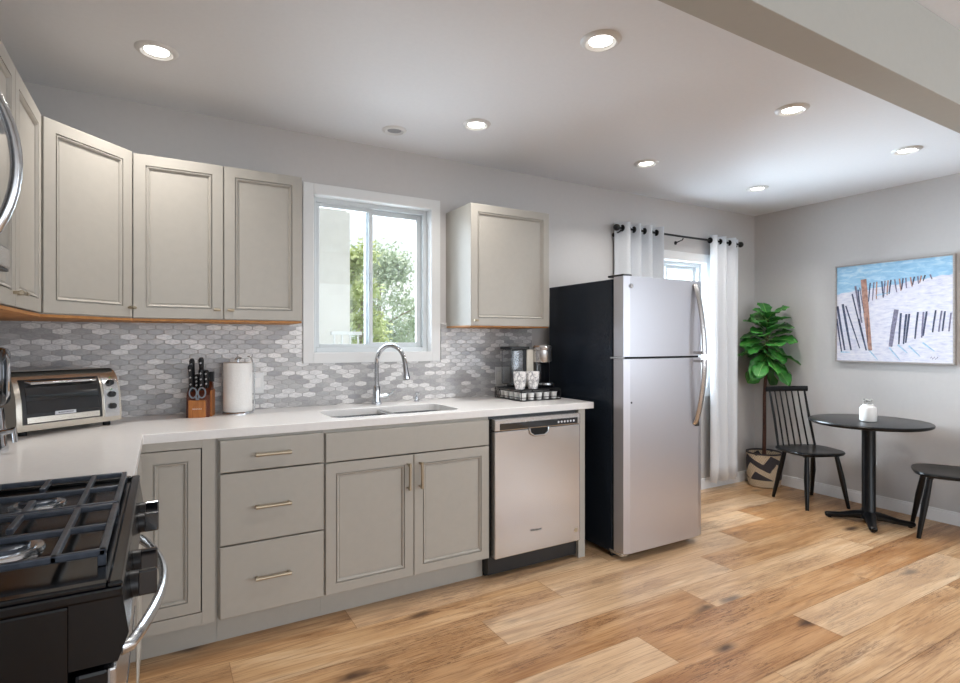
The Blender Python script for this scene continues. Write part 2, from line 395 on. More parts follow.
wall_y('wall_rear', YR - .12, YR, XL - .12, XR + .12, [(-1.3 + 0.9, 3.4, .45, 2.2)], 'wall')
struct(B(XR, XR + .12, YR, -3.4, 0, H + .1).box(XR, XR + .12, -1.0, YB, 0, H + .1).box(XR, XR + .12, -3.4, -1.0, 0, .6).box(XR, XR + .12, -3.4, -1.0, 2.15, H + .1).build('wall_right', 'wall'))
struct(B(XL - .12, XL, YR, YB, 0, H + .1).build('wall_left', 'wall'))
struct(B(XL - .12, XR + .12, YR - .12, YB + .16, H, H + .1).build('ceiling', 'ceil'))
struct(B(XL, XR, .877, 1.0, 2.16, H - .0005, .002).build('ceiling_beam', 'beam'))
# floor: every plank a quad with its own tone
def floor():
    me = bpy.data.meshes.new('floor'); vs = []; fs = []; att = []
    pw, gap, L = .2243, .0009, 1.5; r0 = random.Random(3)
    joint = {0: .23, 1: 1.26, 2: .81, 3: .28, -1: .75, 4: 1.05, 5: .55}
    tones = {(0, .23): .55, (1, 1.26): .95, (1, -.24): .45, (2, .81): .25, (2, 2.31): .75, (3, .28): 1.0, (3, 1.78): .2, (0, 1.73): .9}
    ytop = 2.39 + 4 * pw
    for r in range(-4, 32):
        y1 = 2.39 - r * pw; y0 = y1 - pw
        if y0 < YR - .12: break
        if y0 > YB: continue
        y1c = min(y1, YB + .05); j = joint.get(r, r0.uniform(0, L)); x = j - L * math.ceil((j - XL + .12) / L)
        while x < XR:
            a, b = max(x, XL - .05), min(x + L, XR + .05)
            if b > a:
                t = r0.random()
                for (rr, xx), tv in tones.items():
                    if rr == r and abs(xx - x) < .05: t = tv
                i = len(vs); vs += [(a + gap, y0 + gap, 0), (b - gap, y0 + gap, 0), (b - gap, y1c - gap, 0), (a + gap, y1c - gap, 0)]
                fs.append((i, i + 1, i + 2, i + 3)); att.append((r0.random(), t, r0.random()))
            x += L
    n = len(fs); i = len(vs)
    x0, x1, y0, y1 = XL - .12, XR + .12, YR - .12, YB + .16
    vs += [(x, y, z) for z in (-.1, -.0025) for y in (y0, y1) for x in (x0, x1)]
    fs += [tuple(i + q for q in f) for f in [(0, 2, 3, 1), (4, 5, 7, 6), (0, 1, 5, 4), (2, 6, 7, 3), (0, 4, 6, 2), (1, 3, 7, 5)]]
    att += [(0, 0, 0)] * 6
    me.from_pydata(vs, [], fs); a = me.attributes.new('plank', 'FLOAT_VECTOR', 'FACE')
    for k, v in enumerate(att): a.data[k].vector = v
    me.materials.append(M['floor']); me.materials.append(plain('plank_seam', '8A6A4A', .8))
    for k in range(n, n + 6): me.polygons[k].material_index = 1
    o = bpy.data.objects.new('floor', me); C.objects.link(o); return struct(o)
floor()
def baseboard(name, pts_fn): return struct(pts_fn.build(name, 'base'))
baseboard('baseboard_back', MB().box(2.30, XR - .0145, YB - .014, YB, 0, .075).box(2.30, XR - .0145, YB - .010, YB, .075, .092, .003))
baseboard('baseboard_right', MB().box(XR - .014, XR, YR, YB, 0, .075).box(XR - .010, XR, YR, YB, .075, .092, .003))
struct(B(XL, .674, YB - .009, YB, .914, 1.395).box(.674, 1.529, YB - .009, YB, .914, 1.153).box(1.529, 2.232, YB - .009, YB, .914, 1.395).build('wall_backsplash', 'tile'))

# windows
def window(name, rect, cas, split, mat='vinyl', lead=True, y=YB):
    x0, x1, z0, z1 = rect
    o = bpy.data.objects.new(name, None); C.objects.link(o); o.location = (x0, y, z0); struct(o)
    m = MB(); c = cas; t = .016 
    m.box(x0 - c, x0, y - t, y, z0 - c, z1 + c, .002).box(x1, x1 + c, y - t, y, z0 - c, z1 + c, .002)
    m.box(x0, x1, y - t, y, z1, z1 + c, .002).box(x0, x1, y - t, y, z0 - c, z0, .002); m.build('casing', 'white', o, world=True)
    f = .03; yb, yf = y + .12, y + .055
    m = MB(); m.box(x0, x0 + f, yf, yb, z0, z1, .003).box(x1 - f, x1, yf, yb, z0, z1, .003).box(x0 + f, x1 - f, yf, yb, z1 - f, z1, .003).box(x0 + f, x1 - f, yf, yb, z0, z0 + f, .003)
    m.build('window_frame', 'vinyl', o, world=True)
    # jamb lining
    B(x0, x0 + .003, y - .014, yf, z0, z1).box(x1 - .003, x1, y - .014, yf, z0, z1).box(x0, x1, y - .014, yf, z1 - .003, z1).box(x0, x1, y - .014, yf, z0, z0 + .003).build('jamb_lining', 'white', o, world=True)
    for k, (a, b, yy) in enumerate([(x0 + f, split + .02, yf + .01), (split - .02, x1 - f, yf + .035)]):
        s_ = .022 if k == 0 else .03; m = MB()
        m.box(a, a + s_, yy, yy + .022, z0 + f, z1 - f, .002).box(b - s_, b, yy, yy + .022, z0 + f, z1 - f, .002).box(a + s_, b - s_, yy, yy + .022, z1 - f - s_, z1 - f, .002).box(a + s_, b - s_, yy, yy + .022, z0 + f, z0 + f + s_, .002)
        sh = m.build('sash', 'vinyl', o, world=True)
        B(a + s_, b - s_, yy + .009, yy + .013, z0 + f + s_, z1 - f - s_).build('glass_pane', 'glass', sh, world=True)
        if k == 0:
            zc_ = (z0 + z1) / 2 - .02; MB().tube([(b - .012, yy - .002, zc_ - .05), (b - .012, yy - .012, zc_ - .03), (b - .012, yy - .012, zc_ + .03), (b - .012, yy - .002, zc_ + .05)], .007, 8).build('latch', 'vinyl', sh, world=True, smooth=True)
    return o
window('window_1', W1, .057, 1.085)
window('window_2', W2, .07, 3.66)

# ------------------------------------------------------------ outside
struct(B(-12, 22, YB + .3, 40, -1.3, -1.2).build('ground_outside', 'grass'))
ex = B(-1.6, 1.50, 5.0, 8.5, -1.2, 6.5).build('neighbour_house', 'stucco'); origin_to(ex, (0, 6.5, -1.2))
tag(ex, 'white stucco side of a neighbouring house seen through the left pane over the sink', 'house')
fr = thing('garden_railing', 'white railing outside, low in the left pane over the sink', 'railing', (1.4, 4.7, -1.2))
m = MB()
for k in range(4): m.box(1.27 + k * .07, 1.285 + k * .07, 4.71, 4.725, -1.18, 1.33)
m.build('balusters', 'white', fr, world=True); B(1.25, 1.52, 4.7, 4.74, 1.33, 1.36, .003).build('top_rail', 'white', fr, world=True)
B(1.25, 1.52, 4.7, 4.74, -1.2, -1.17, .003).build('bottom_rail', 'white', fr, world=True)
def tree(x, y, h, rad, label, leafm, seed, cz=None, n=5200):
    r = random.Random(seed); t = thing('tree', label, 'tree', (x, y, -1.2), group=None)
    m = MB(); m.tube([(0, 0, 0), (.1, 0, h * .35), (0, .1, h * .6), (.05, 0, h * .88)], [.16, .12, .08, .02], 8)
    for k in range(9):
        a = r.uniform(0, 2 * PI); z = h * r.uniform(.3, .75); l = rad * r.uniform(.6, .95)
        m.tube([(0, 0, z), (math.cos(a) * l * .5, math.sin(a) * l * .5, z + l * .3), (math.cos(a) * l, math.sin(a) * l, z + l * .55)], [.03, .018, .008], 6)
    m.build('trunk', 'pbark', t, smooth=True)
    m = MB(); clumps = []
    for k in range(46):
        a = r.uniform(0, 2 * PI); q = r.random(); z = h * (.28 + .72 * q); rr = rad * math.sin(PI * min(1, (.12 + .88 * (1 - q)))) ** .7 * r.uniform(.3, 1) if q < 1 else 0
        clumps.append((math.cos(a) * rr, math.sin(a) * rr, z))
    for k in range(n):
        c = r.choice(clumps); s_ = rad * .26
        p = Vector((c[0] + r.gauss(0, s_ * .6), c[1] + r.gauss(0, s_ * .6), c[2] + r.gauss(0, s_ * .5)))
        d = Vector((r.uniform(-1, 1), r.uniform(-1, 1), r.uniform(-1, .6))).normalized(); u = d.orthogonal().normalized(); l = r.uniform(.08, .15)
        m._add([p - u * l * .3, p + d * l * .5 - u * l * .1 + Vector((0, 0, .01)), p + d * l, p + d * l * .5 + u * l * .35], [(0, 1, 2, 3)])
    m.build('foliage', leafm, t)
tree(4.12, 11.6, 4.35, 1.15, 'pale green bushy tree outside the window over the sink', 'tleaf', 5, n=9000)
tree(2.78, 8.6, 3.95, .55, 'yellow-green tree beside the neighbouring house wall', 'tleaf2', 9)
tree(8.6, 19.0, 4.1, 2.0, 'low pale tree at the right edge of the sink window', 'tleaf', 12)

# ------------------------------------------------------------ cabinets
RINGS = [(0, .017), (.002, .019), (.046, .019), (.0470, .011), (.0505, .011), (.0515, .0185), (.0545, .0185), (.0595, .013), (.0615, .0085), (.0655, .0085), (.067, .010)]
def fpanel(parent, x, z, w, h, frame=None, name='door', rings=RINGS):
    """frame: Matrix placing local XZ panel (front towards -Y)"""
    m = MB(); m.M = (frame or Matrix.Identity(4)) @ Matrix.Translation((x, 0, z)); m.ringpanel(w, h, rings)
    return m.build(name, 'cab', parent, world=True)
def slab(parent, x, z, w, h, frame, name='drawer'):
    m = MB(); m.M = frame @ Matrix.Translation((x, 0, z)); m.ringpanel(w, h, [(0, .017), (.003, .020)]); return m.build(name, 'cab', parent, world=True)
def bar_pull(parent, p, q, out, mat='brass', r=.0068, name='handle', post=.028):
    p, q, out = Vector(p), Vector(q), Vector(out); d = (q - p).normalized(); m = MB()
    m.tube([p + out * post - d * .008, q + out * post + d * .008], r, 10)
    for s_ in (p, q): m.tube([s_ + out * .0, s_ + out * post], r * .8, 8); m.tube([s_ + out * (post - .001) - d * .006, s_ + out * (post - .001) + d * .006], r * 1.25, 10)
    return m.build(name, mat, parent, world=True, smooth=True)
def small_pull(parent, p, axis, out):
    p, a, o_ = Vector(p), Vector(axis), Vector(out); m = MB()
    m.tube([p, p + o_ * .022], .005, 10); m.tube([p + o_ * .022 - a * .014, p + o_ * .022 + a * .014], .0065, 10)
    return m.build('knob', 'brass', parent, world=True, smooth=True)
T = Matrix.Translation
FB = T((0, 2.523, 0))                     # base cabinet front plane, facing -Y
FU = T((0, 2.836, 0))                     # wall cabinet front plane
def carcass_open(parent, x0, x1, y0, y1, z0, z1, name='body'):
    t = .016; B(x0, x0 + t, y0, y1, z0, z1).box(x1 - t, x1, y0, y1, z0, z1).box(x0 + t, x1 - t, y0, y1, z0, z0 + t).box(x0 + t, x1 - t, y1 - t, y1, z0 + t, z1).box(x0 + t, x1 - t, y0, y0 + t, z1 - .03, z1).build(name, 'cab', parent, world=True)
def toe(parent, x0, x1): B(x0, x1, 2.585, 2.60, 0, .1195).build('toe_kick', 'cab', parent, world=True)
Z0, Z1 = .12, .8755
# corner base cabinet (L)
c = thing('base_cabinet', 'corner base cabinet with one inset greige door between the black range and the drawers', 'cabinet', (-.4, 2.8, 0))
MB().box(-.71, .1995, 2.56, 3.137, Z0, Z1).box(-.71, -.105, 1.748, 2.56, Z0, Z1).build('body', 'hole', c, world=True); B(.1835, .1995, 2.533, 2.56, Z0, Z1).box(-.105, -.0875, 1.748, 2.512, Z0, Z1).build('side_panel', 'cab', c, world=True)
m = MB(); yf = 2.512   # face frame round the inset door
m.box(-.089, -.0815, yf, 2.533, Z0, Z1, .001).box(.1395, .188, yf, 2.533, Z0, Z1, .001).box(-.0815, .1395, yf, 2.533, .843, Z1, .001).box(-.0815, .1395, yf, 2.533, Z0, .170, .001).build('face_frame', 'cab', c, world=True)
d = fpanel(c, -.079, .1735, .214, .666, T((0, 2.5305, 0)), rings=[(i, o_ * 1.0) for i, o_ in RINGS])
m = MB(); m.M = T((-.087, 0, 0)) @ Matrix.Rotation(R(90), 4, 'Z'); m.M = m.M @ T((1.80, 0, .14)); m.ringpanel(.60, .71, RINGS); m.build('door', 'cab', c, world=True)
B(-.71, .1995, 2.585, 2.60, 0, Z0 - .0005).box(-.17, -.155, 1.75, 2.585, 0, Z0 - .0005).build('toe_kick', 'cab', c, world=True)
# drawer base
c = thing('base_cabinet', 'three-drawer greige base cabinet left of the sink', 'cabinet', (.415, 2.8, 0))
carcass_open(c, .2005, .6345, 2.523, 3.137, Z0, Z1); toe(c, .2005, .6345)
for z, h_ in ((.7305, .134), (.4275, .297), (.124, .2975)):
    dr = slab(c, .205, z, .426, h_, FB); zz = z + h_ * .5 if h_ < .2 else z + h_ * .5
    bar_pull(dr, (.348, 2.503, zz), (.478, 2.503, zz), (0, -1, 0))
# sink base
c = thing('base_cabinet', 'greige sink base cabinet with two framed doors and long bar handles', 'cabinet', (1.07, 2.8, 0))
carcass_open(c, .6355, 1.508, 2.523, 3.137, Z0, Z1); toe(c, .6355, 1.508)
slab(c, .640, .727, .863, .132, FB, 'false_drawer_front')
for k, (x, hx) in enumerate(((.640, 1.035), (1.0735, 1.079))):
    dd = fpanel(c, x, .124, .430, .597, FB); bar_pull(dd, (1.040 if k == 0 else 1.104, 2.504, .562), (1.040 if k == 0 else 1.104, 2.504, .676), (0, -1, 0))
# end panel
tag(origin_to(B(2.122, 2.172, 2.512, 3.137, 0, Z1, .0015).build('end_panel', 'cab'), (2.147, 2.8, 0)), 'narrow greige end panel between dishwasher and refrigerator', 'cabinet panel')

# countertop with sink cut-out
def rrect(x0, x1, y0, y1, r, n=6):
    out = []
    for cx, cy, a0 in ((x1 - r, y0 + r, -90), (x1 - r, y1 - r, 0), (x0 + r, y1 - r, 90), (x0 + r, y0 + r, 180)):
        for k in range(n + 1):
            a = R(a0 + 90 * k / n); out.append((cx + r * math.cos(a), cy + r * math.sin(a)))
    return out
SX0, SX1, SY0, SY1 = .70, 1.385, 2.590, 2.915
def countertop():
    bm = bmesh.new(); outer = [(-.71, 1.742), (-.067, 1.742), (-.067, 2.505), (2.236, 2.505), (2.236, 3.1375), (-.71, 3.1375)]; hole = rrect(SX0, SX1, SY0, SY1, .06)
    es = []
    for loop in (outer, hole):
        v = [bm.verts.new((x, y, .914)) for x, y in loop]; es += [bm.edges.new((v[i], v[(i + 1) % len(v)])) for i in range(len(v))]
    bmesh.ops.triangle_fill(bm, edges=es, use_beauty=True)
    r = bmesh.ops.extrude_face_region(bm, geom=list(bm.faces)); bmesh.ops.translate(bm, verts=[q for q in r['geom'] if isinstance(q, bmesh.types.BMVert)], vec=(0, 0, -.038))
    bmesh.ops.recalc_face_normals(bm, faces=bm.faces); m = MB(); m.bm.free(); m.bm = bm; o = m.build('countertop', 'quartz')
    bv = o.modifiers.new('bevel', 'BEVEL'); bv.width = .003; bv.segments = 2; bv.limit_method = 'ANGLE'; return o
tag(origin_to(countertop(), (0, 3, .876)), 'white quartz L-shaped countertop running past the sink and into the corner', 'countertop')
# sink
s = thing('kitchen_sink', 'double-bowl stainless steel undermount sink set in white countertop', 'sink', (1.04, 2.75, .70))
for x0, x1 in ((SX0 - .004, 1.030), (1.052, SX1 + .004)):
    m = MB(); out = []
    for ins, z in ((-.006, .8745), (0, .8745), (0, .8745), (.006, .72), (.03, .698), (.12, .695)):
        out.append([(x, y, z) for x, y in rrect(x0 + ins, x1 - ins, SY0 - .006 + ins, SY1 + .006 - ins, max(.055 - ins * .3, .02), 5)])
    n = len(out[0]); vs = [p for r_ in out for p in r_]; fs = [(i * n + k, i * n + (k + 1) % n, (i + 1) * n + (k + 1) % n, (i + 1) * n + k) for i in range(len(out) - 1) for k in range(n)]
    fs.append(tuple(range((len(out) - 1) * n, len(out) * n))); m._add(vs, fs); bw = m.build('bowl', 'steel_h', s, world=True, smooth=True)
    so_ = bw.modifiers.new('t', 'SOLIDIFY'); so_.thickness = .0015
    MB().lathe([(.0, .6965), (.04, .6965), (.043, .699), (.03, .7), (.028, .697), (0, .697)], ((x0 + x1) / 2, 2.77, 0)).build('drain', 'chrome', bw, world=True, smooth=True)
B(1.024, 1.056, SY0 + .002, SY1 - .002, .80, .902, .008).build('divider', 'steel_h', s, world=True)
# faucet
f = thing('kitchen_faucet', 'chrome gooseneck pull-down faucet behind the sink', 'faucet', (1.07, 3.045, .914), R(28))
MB().lathe([(.030, 0), (.030, .008), (.024, .014), (.021, .05), (.022, .1), (.018, .108), (0, .108)]).build('base', 'chrome', f, smooth=True)
pts = [(0, 0, .10), (0, 0, .235)] + [(0, -.105 + .105 * math.cos(a), .235 + .105 * math.sin(a)) for a in [R(q) for q in range(12, 168, 13)]] + [(0, -.209, .25), (0, -.214, .23)]
MB().tube(pts, .0125, 14).build('spout', 'chrome', f, smooth=True)
MB().tube([(0, -.212, .24), (0, -.217, .205), (0, -.222, .16), (0, -.223, .152)], [.0125, .014, .021, .020], 16).build('spray_head', 'chrome', f, smooth=True)
MB().tube([(0, -.2231, .153), (0, -.2236, .148)], .0165, 16).build('nozzle', 'rubber', f, smooth=True)
MB().tube([(.008, -.006, .045), (.052, -.036, .047)], [.016, .015], 14).tube([(.048, -.033, .048), (.068, -.046, .056), (.092, -.060, .080)], [.009, .0075, .006], 10).build('lever', 'chrome', f, smooth=True)
sd = thing('soap_dispenser', 'small chrome soap pump beside the faucet', 'soap dispenser', (1.325, 3.06, .914))
MB().lathe([(.017, 0), (.017, .004), (.011, .008), (.011, .028), (0, .028)]).build('base', 'chrome', sd, smooth=True)
MB().tube([(0, 0, .026), (0, 0, .05), (0, -.01, .056), (0, -.045, .05)], [.006, .007, .007, .005], 10).build('pump', 'chrome', sd, smooth=True)

# wall cabinets
UZ0, UZ1 = 1.378, 2.10
def underside(parent, poly):
    MB().prism(poly, UZ0 - .010, UZ0).build('bottom_panel', 'ply', parent, world=True)
# left run, above microwave
FL = Matrix.Translation((-.399, 0, 0)) @ Matrix.Rotation(R(90), 4, 'Z')      # facing +X ; local x = world y
c = thing('wall_cabinet', 'short greige wall cabinet directly above the microwave', 'cabinet', (XL, 1.36, 1.86))
B(XL, -.399, .985, 1.7415, 1.862, UZ1).build('body', 'cab', c, world=True)
for y in (.988, 1.366): fpanel(c, y, 1.866, .373, .23, FL)
c = thing('wall_cabinet', 'two-door greige wall cabinet right of the microwave on the left wall', 'cabinet', (XL, 2.13, UZ0))
B(XL, -.399, 1.7425, 2.527, UZ0 + .0, UZ1).build('body', 'cab', c, world=True)
underside(c, [(XL, 1.7425), (-.385, 1.7425), (-.385, 2.527), (XL, 2.527)])
for y, w_, ky in ((1.745, .366, 2.085), (2.114, .400, 2.14)):
    dd = fpanel(c, y, UZ0 + .004, w_, UZ1 - UZ0 - .006, FL); small_pull(dd, (-.380, ky, UZ0 + .045), (0, 1, 0), (1, 0, 0))
# diagonal corner
c = thing('wall_cabinet', 'diagonal corner greige wall cabinet with a single tall door above the toaster oven', 'cabinet', (-.45, 2.87, UZ0))
poly = [(XL, 2.528), (-.402, 2.528), (-.116, 2.8365), (-.116, YB - .0005), (XL, YB - .0005)]
MB().prism(poly, UZ0, UZ1).build('body', 'cab', c, world=True)
underside(c, [(XL, 2.528), (-.398, 2.528), (-.112, 2.832), (-.116, YB - .01), (XL, YB - .01)])
p0, p1 = Vector((-.402, 2.528)), Vector((-.116, 2.8365)); dv = (p1 - p0); an = math.atan2(dv.y, dv.x)
FD = T((p0.x, p0.y, 0)) @ Matrix.Rotation(an, 4, 'Z')
dd = fpanel(c, .018, UZ0 + .004, dv.length - .034, UZ1 - UZ0 - .004, FD); pp = FD @ Vector((dv.length - .035, -.019, UZ0 + .045)); ax = Vector((math.cos(an), math.sin(an), 0))
small_pull(dd, pp, ax, (ax.y, -ax.x, 0))
# two door on the back wall
c = thing('wall_cabinet', 'two-door greige wall cabinet left of the sink window', 'cabinet', (.245, 3.0, UZ0))
B(-.1145, .603, 2.836, YB - .0005, UZ0, UZ1 - .005).build('body', 'cab', c, world=True); underside(c, [(-.1145, 2.829), (.603, 2.829), (.603, YB - .01), (-.1145, YB - .01)])
for x, w_, kx in ((-.111, .356, .218), (.249, .353, .276)):
    dd = fpanel(c, x, UZ0 + .002, w_, UZ1 - .006 - UZ0, FU); small_pull(dd, (kx, 2.817, UZ0 + .045), (1, 0, 0), (0, -1, 0))
c = thing('wall_cabinet', 'single-door greige wall cabinet between the sink window and the refrigerator', 'cabinet', (1.85, 3.0, UZ0))
B(1.567, 2.139, 2.837, YB - .0005, UZ0 - .006, UZ1 - .007).build('body', 'cab', c, world=True)
MB().prism([(1.567, 2.829), (2.139, 2.829), (2.139, YB - .01), (1.567, YB - .01)], UZ0 - .016, UZ0 - .006).build('bottom_panel', 'ply', c, world=True)
dd = fpanel(c, 1.567, UZ0 - .008, .572, UZ1 - UZ0, FU); small_pull(dd, (1.592, 2.817, UZ0 + .022), (1, 0, 0), (0, -1, 0))

# ------------------------------------------------------------ microwave
mw = thing('microwave', 'stainless over-the-range microwave at the left edge', 'microwave', (XL, 1.36, 1.448))
B(XL, -.345, .985, 1.7405, 1.448, 1.861, .004).build('body', 'steel', mw, world=True)
dd = B(-.345, -.322, .987, 1.545, 1.452, 1.858, .006).build('door', 'steel', mw, world=True)
B(-.3235, -.3195, 1.03, 1.475, 1.50, 1.815, .0015).build('glass_pane', 'gloss_glass', dd, world=True)
pts = []
for k in range(13):
    a = k / 12; z = 1.485 + .335 * a; pts.append((-.322 + .054 * math.sin(PI * a) ** .7, 1.50, z))
MB().tube(pts, .011, 12, up=(0, 1, 0)).build('handle', 'nickel', dd, world=True, smooth=True)
cp = B(-.345, -.322, 1.548, 1.739, 1.452, 1.858, .006).build('control_panel', 'steel', mw, world=True)
B(-.3235, -.3205, 1.565, 1.722, 1.50, 1.82, .001).build('keypad', 'gloss_glass', cp, world=True)
B(-.36, -.324, 1.0, 1.73, 1.4475, 1.4515).build('vent_strip', 'black', mw, world=True)

# ------------------------------------------------------------ gas range
RY0, RY1 = .985, 1.737
g_ = thing('gas_range', 'black and stainless gas range with cast iron grates at lower left', 'stove', (-.4, 1.36, 0))
B(-.70, -.118, RY0, RY1, .03, .895, .004).build('body', 'enamel', g_, world=True)
for x in (-.66, -.18):
    for y in (RY0 + .05, RY1 - .05): MB().cyl((x, y, 0), (x, y, .032), .018).build('foot', 'rubber', g_, world=True)
m = MB(); m.tube([(x, RY0 - .0005, z) for x, z in [(-.33, .79), (-.17, .79)] + [(-.17 + .03 * math.sin(R(q)), .76 + .03 * math.cos(R(q))) for q in range(0, 91, 15)] + [(-.14, .30)]], .003, 8)
m.build('side_panel_rib', 'enamel', g_, world=True, smooth=True)
# cooktop tray with raised rim
m = MB(); m.box(-.70, -.052, RY0 - .002, RY1 + .001, .895, .912, .004)
m.box(-.70, -.66, RY0, RY1, .912, .926, .004).box(-.072, -.052, RY0, RY1, .910, .920, .004).box(-.66, -.072, RY0, RY0 + .02, .911, .920, .003).box(-.66, -.072, RY1 - .02, RY1, .911, .920, .003).build('cooktop', 'enamel', g_, world=True)
# front: control panel, door, drawer
MB().prism([(-.118, .80), (-.058, .80), (-.044, .84), (-.052, .897), (-.118, .897)], RY0, RY1).build('tmp', 'steel', g_)
cp = bpy.data.objects['tmp']; cp.name = 'control_panel'; cp.data.materials[0] = M['enamel']
for v in cp.data.vertices:
    x, z, y = v.co; v.co = (x, y, z)
cp.data.transform(T(-wloc(g_))); cp.data.flip_normals()
dd = B(-.112, -.070, RY0 + .004, RY1 - .004, .215, .79, .006).build('oven_door', 'enamel', g_, world=True)
B(-.072, -.060, RY0 + .004, RY1 - .004, .215, .79, .004).build('door_skin', 'steel', dd, world=True)
B(-.062, -.058, RY0 + .12, RY1 - .12, .30, .62, .001).build('oven_window', 'gloss_glass', dd, world=True)
ddr = B(-.112, -.062, RY0 + .004, RY1 - .004, .045, .208, .006).build('storage_drawer', 'steel', g_, world=True)
hp = [(-.062, 1.705, .757), (-.048, 1.70, .757)]
for k in range(1, 14):
    a = k / 14; hp.append((-.045 + .047 * math.sin(PI * a), 1.70 - .575 * a, .757))
hp += [(-.048, 1.122, .757), (-.062, 1.115, .757)]
MB().tube(hp, .0125, 12, up=(0, 0, 1), flat=.75).build('handle', 'nickel', dd, world=True, smooth=True)
for y in (1.60, 1.50, 1.24, 1.13):
    k = MB().tube([(-.050, y, .857), (-.036, y, .857)], .022, 18).build('knob', 'black', g_, world=True, smooth=True)
    B(-.038, -.008, y - .006, y + .006, .835, .879, .003).build('knob_grip', 'blackgloss', k, world=True)
# burners and grates
for x in (-.53, -.24):
    for y, r_ in ((1.235, .048), (1.548, .042)):
        bq = MB().lathe([(r_ * 1.25, .9125), (r_ * 1.2, .918), (r_, .919), (r_, .921), (0, .921)], (x, y, 0), 24).build('burner_base', 'nickel', g_, world=True, smooth=True)
        MB().lathe([(r_ * .8, .921), (r_ * .8, .925), (r_ * .7, .927), (0, .927)], (x, y, 0), 24).build('burner_cap', 'iron', bq, world=True, smooth=True)
def bar(m, x0, x1, y0, y1, z0=.928, z1=.940): m.box(x0, x1, y0, y1, z0, z1, .0025)
for y0, y1 in ((1.085, 1.387), (1.395, 1.70)):
    m = MB(); xa, xb = -.655, -.080; t = .011; yc = (y0 + y1) / 2
    bar(m, xa, xb, y0, y0 + t); bar(m, xa, xb, y1 - t, y1); bar(m, xa, xa + t, y0, y1); bar(m, xb - t, xb, y0, y1)
    bar(m, xa, xb, yc - t / 2, yc + t / 2)
    bar(m, (xa + xb) / 2 - t / 2, (xa + xb) / 2 + t / 2, y0, y1)
    for cx in (-.53, -.24):
        bar(m, cx - .10, cx - .10 + t, y0, y1); bar(m, cx + .085, cx + .085 + t, y0, y1)
        for sgn in (-1, 1): bar(m, cx - t / 2, cx + t / 2, *sorted((yc + sgn * .05, y0 if sgn < 0 else y1)))
    for x in (xa + .006, (xa + xb) / 2, xb - .006):
        for y in (y0 + .006, y1 - .006): m.box(x - .006, x + .006, y - .006, y + .006, .9125, .933, .001)
    m.build('burner_grate', 'iron', g_, world=True)

# ------------------------------------------------------------ dishwasher
dw = thing('dishwasher', 'stainless steel dishwasher with dark control strip under the countertop', 'dishwasher', (1.815, 2.8, 0))
B(1.512, 2.118, 2.53, 3.12, .02, .872).build('body', 'black', dw, world=True)
m = MB()
m.box(1.524, 2.108, 2.478, 2.528, .118, .796, .006)
dd = m.build('door', 'steel', dw, world=True)
cp = B(1.524, 2.108, 2.476, 2.528, .7975, .860, .005).build('control_panel', 'steel', dw, world=True)
B(1.553, 2.085, 2.4745, 2.478, .803, .838, .001).build('control_strip', 'gloss_glass', cp, world=True)
for k in range(6): MB().tube([(1.945 + k * .022, 2.4746, .820), (1.945 + k * .022, 2.473, .820)], .0065, 10).build('button', 'silver_print', cp, world=True)
m = MB(); m.tube([(1.745, 2.476, .798), (1.75, 2.474, .773), (1.775, 2.473, .757), (1.845, 2.473, .757), (1.87, 2.474, .773), (1.875, 2.476, .798)], .006, 8).build('handle_rim', 'nickel', dd, world=True, smooth=True)
B(1.752, 1.868, 2.4755, 2.479, .762, .798, .001).build('pocket_handle', 'hole', dd, world=True)
text('Whirlpool', .018, 'black', dd, (1.79 - 1.815, 2.4772 - 2.8, .235), (R(90), 0, 0))
MB().tube([(2.075, 2.479, .185), (2.075, 2.4755, .185)], .013, 16).build('badge', 'brass', dd, world=True)
B(1.514, 2.116, 2.575, 2.59, .0, .112, .002).build('toe_kick', 'hole', dw, world=True)

# ------------------------------------------------------------ refrigerator
fx0, fx1 = 2.297, 2.969
rf = thing('refrigerator', 'stainless top-freezer refrigerator with black sides', 'refrigerator', ((fx0 + fx1) / 2, 2.7, 0))
B(fx0 + .002, fx1 - .002, 2.418, 3.03, .03, 1.645, .006).build('body', 'fside', rf, world=True)
for x in (fx0 + .06, fx1 - .06):
    MB().cyl((x, 2.47, 0), (x, 2.47, .032), .016).build('foot', 'rubber', rf, world=True); MB().cyl((x, 2.97, 0), (x, 2.97, .032), .016).build('foot', 'rubber', rf, world=True)
B(fx0 + .01, fx1 - .01, 2.43, 2.445, .004, .045).build('kick_grille', 'black', rf, world=True)
def fdoor(z0, z1):
    m = MB(); n = 16; poly = [(fx1, 2.402), (fx0, 2.402)]
    for k in range(n + 1):
        a = k / n; x = fx0 + (fx1 - fx0) * a; e = min(a, 1 - a) * (fx1 - fx0); y = 2.312 - .004 * math.sin(PI * a)
        if e < .012: y += .012 - math.sqrt(max(0, .012 ** 2 - (.012 - e) ** 2))
        poly.append((x, y))
    m.prism(poly, z0, z1)
    return m.build('door', 'steel_f', rf, world=True)
B(fx0 + .012, fx1 - .012, 2.400, 2.419, .06, 1.64).box(fx0 + .02, fx1 - .012, 2.335, 2.400, 1.175, 1.186).build('gasket', 'rubber', rf, world=True)
dlo = fdoor(.050, 1.174); dup_ = fdoor(1.187, 1.655)
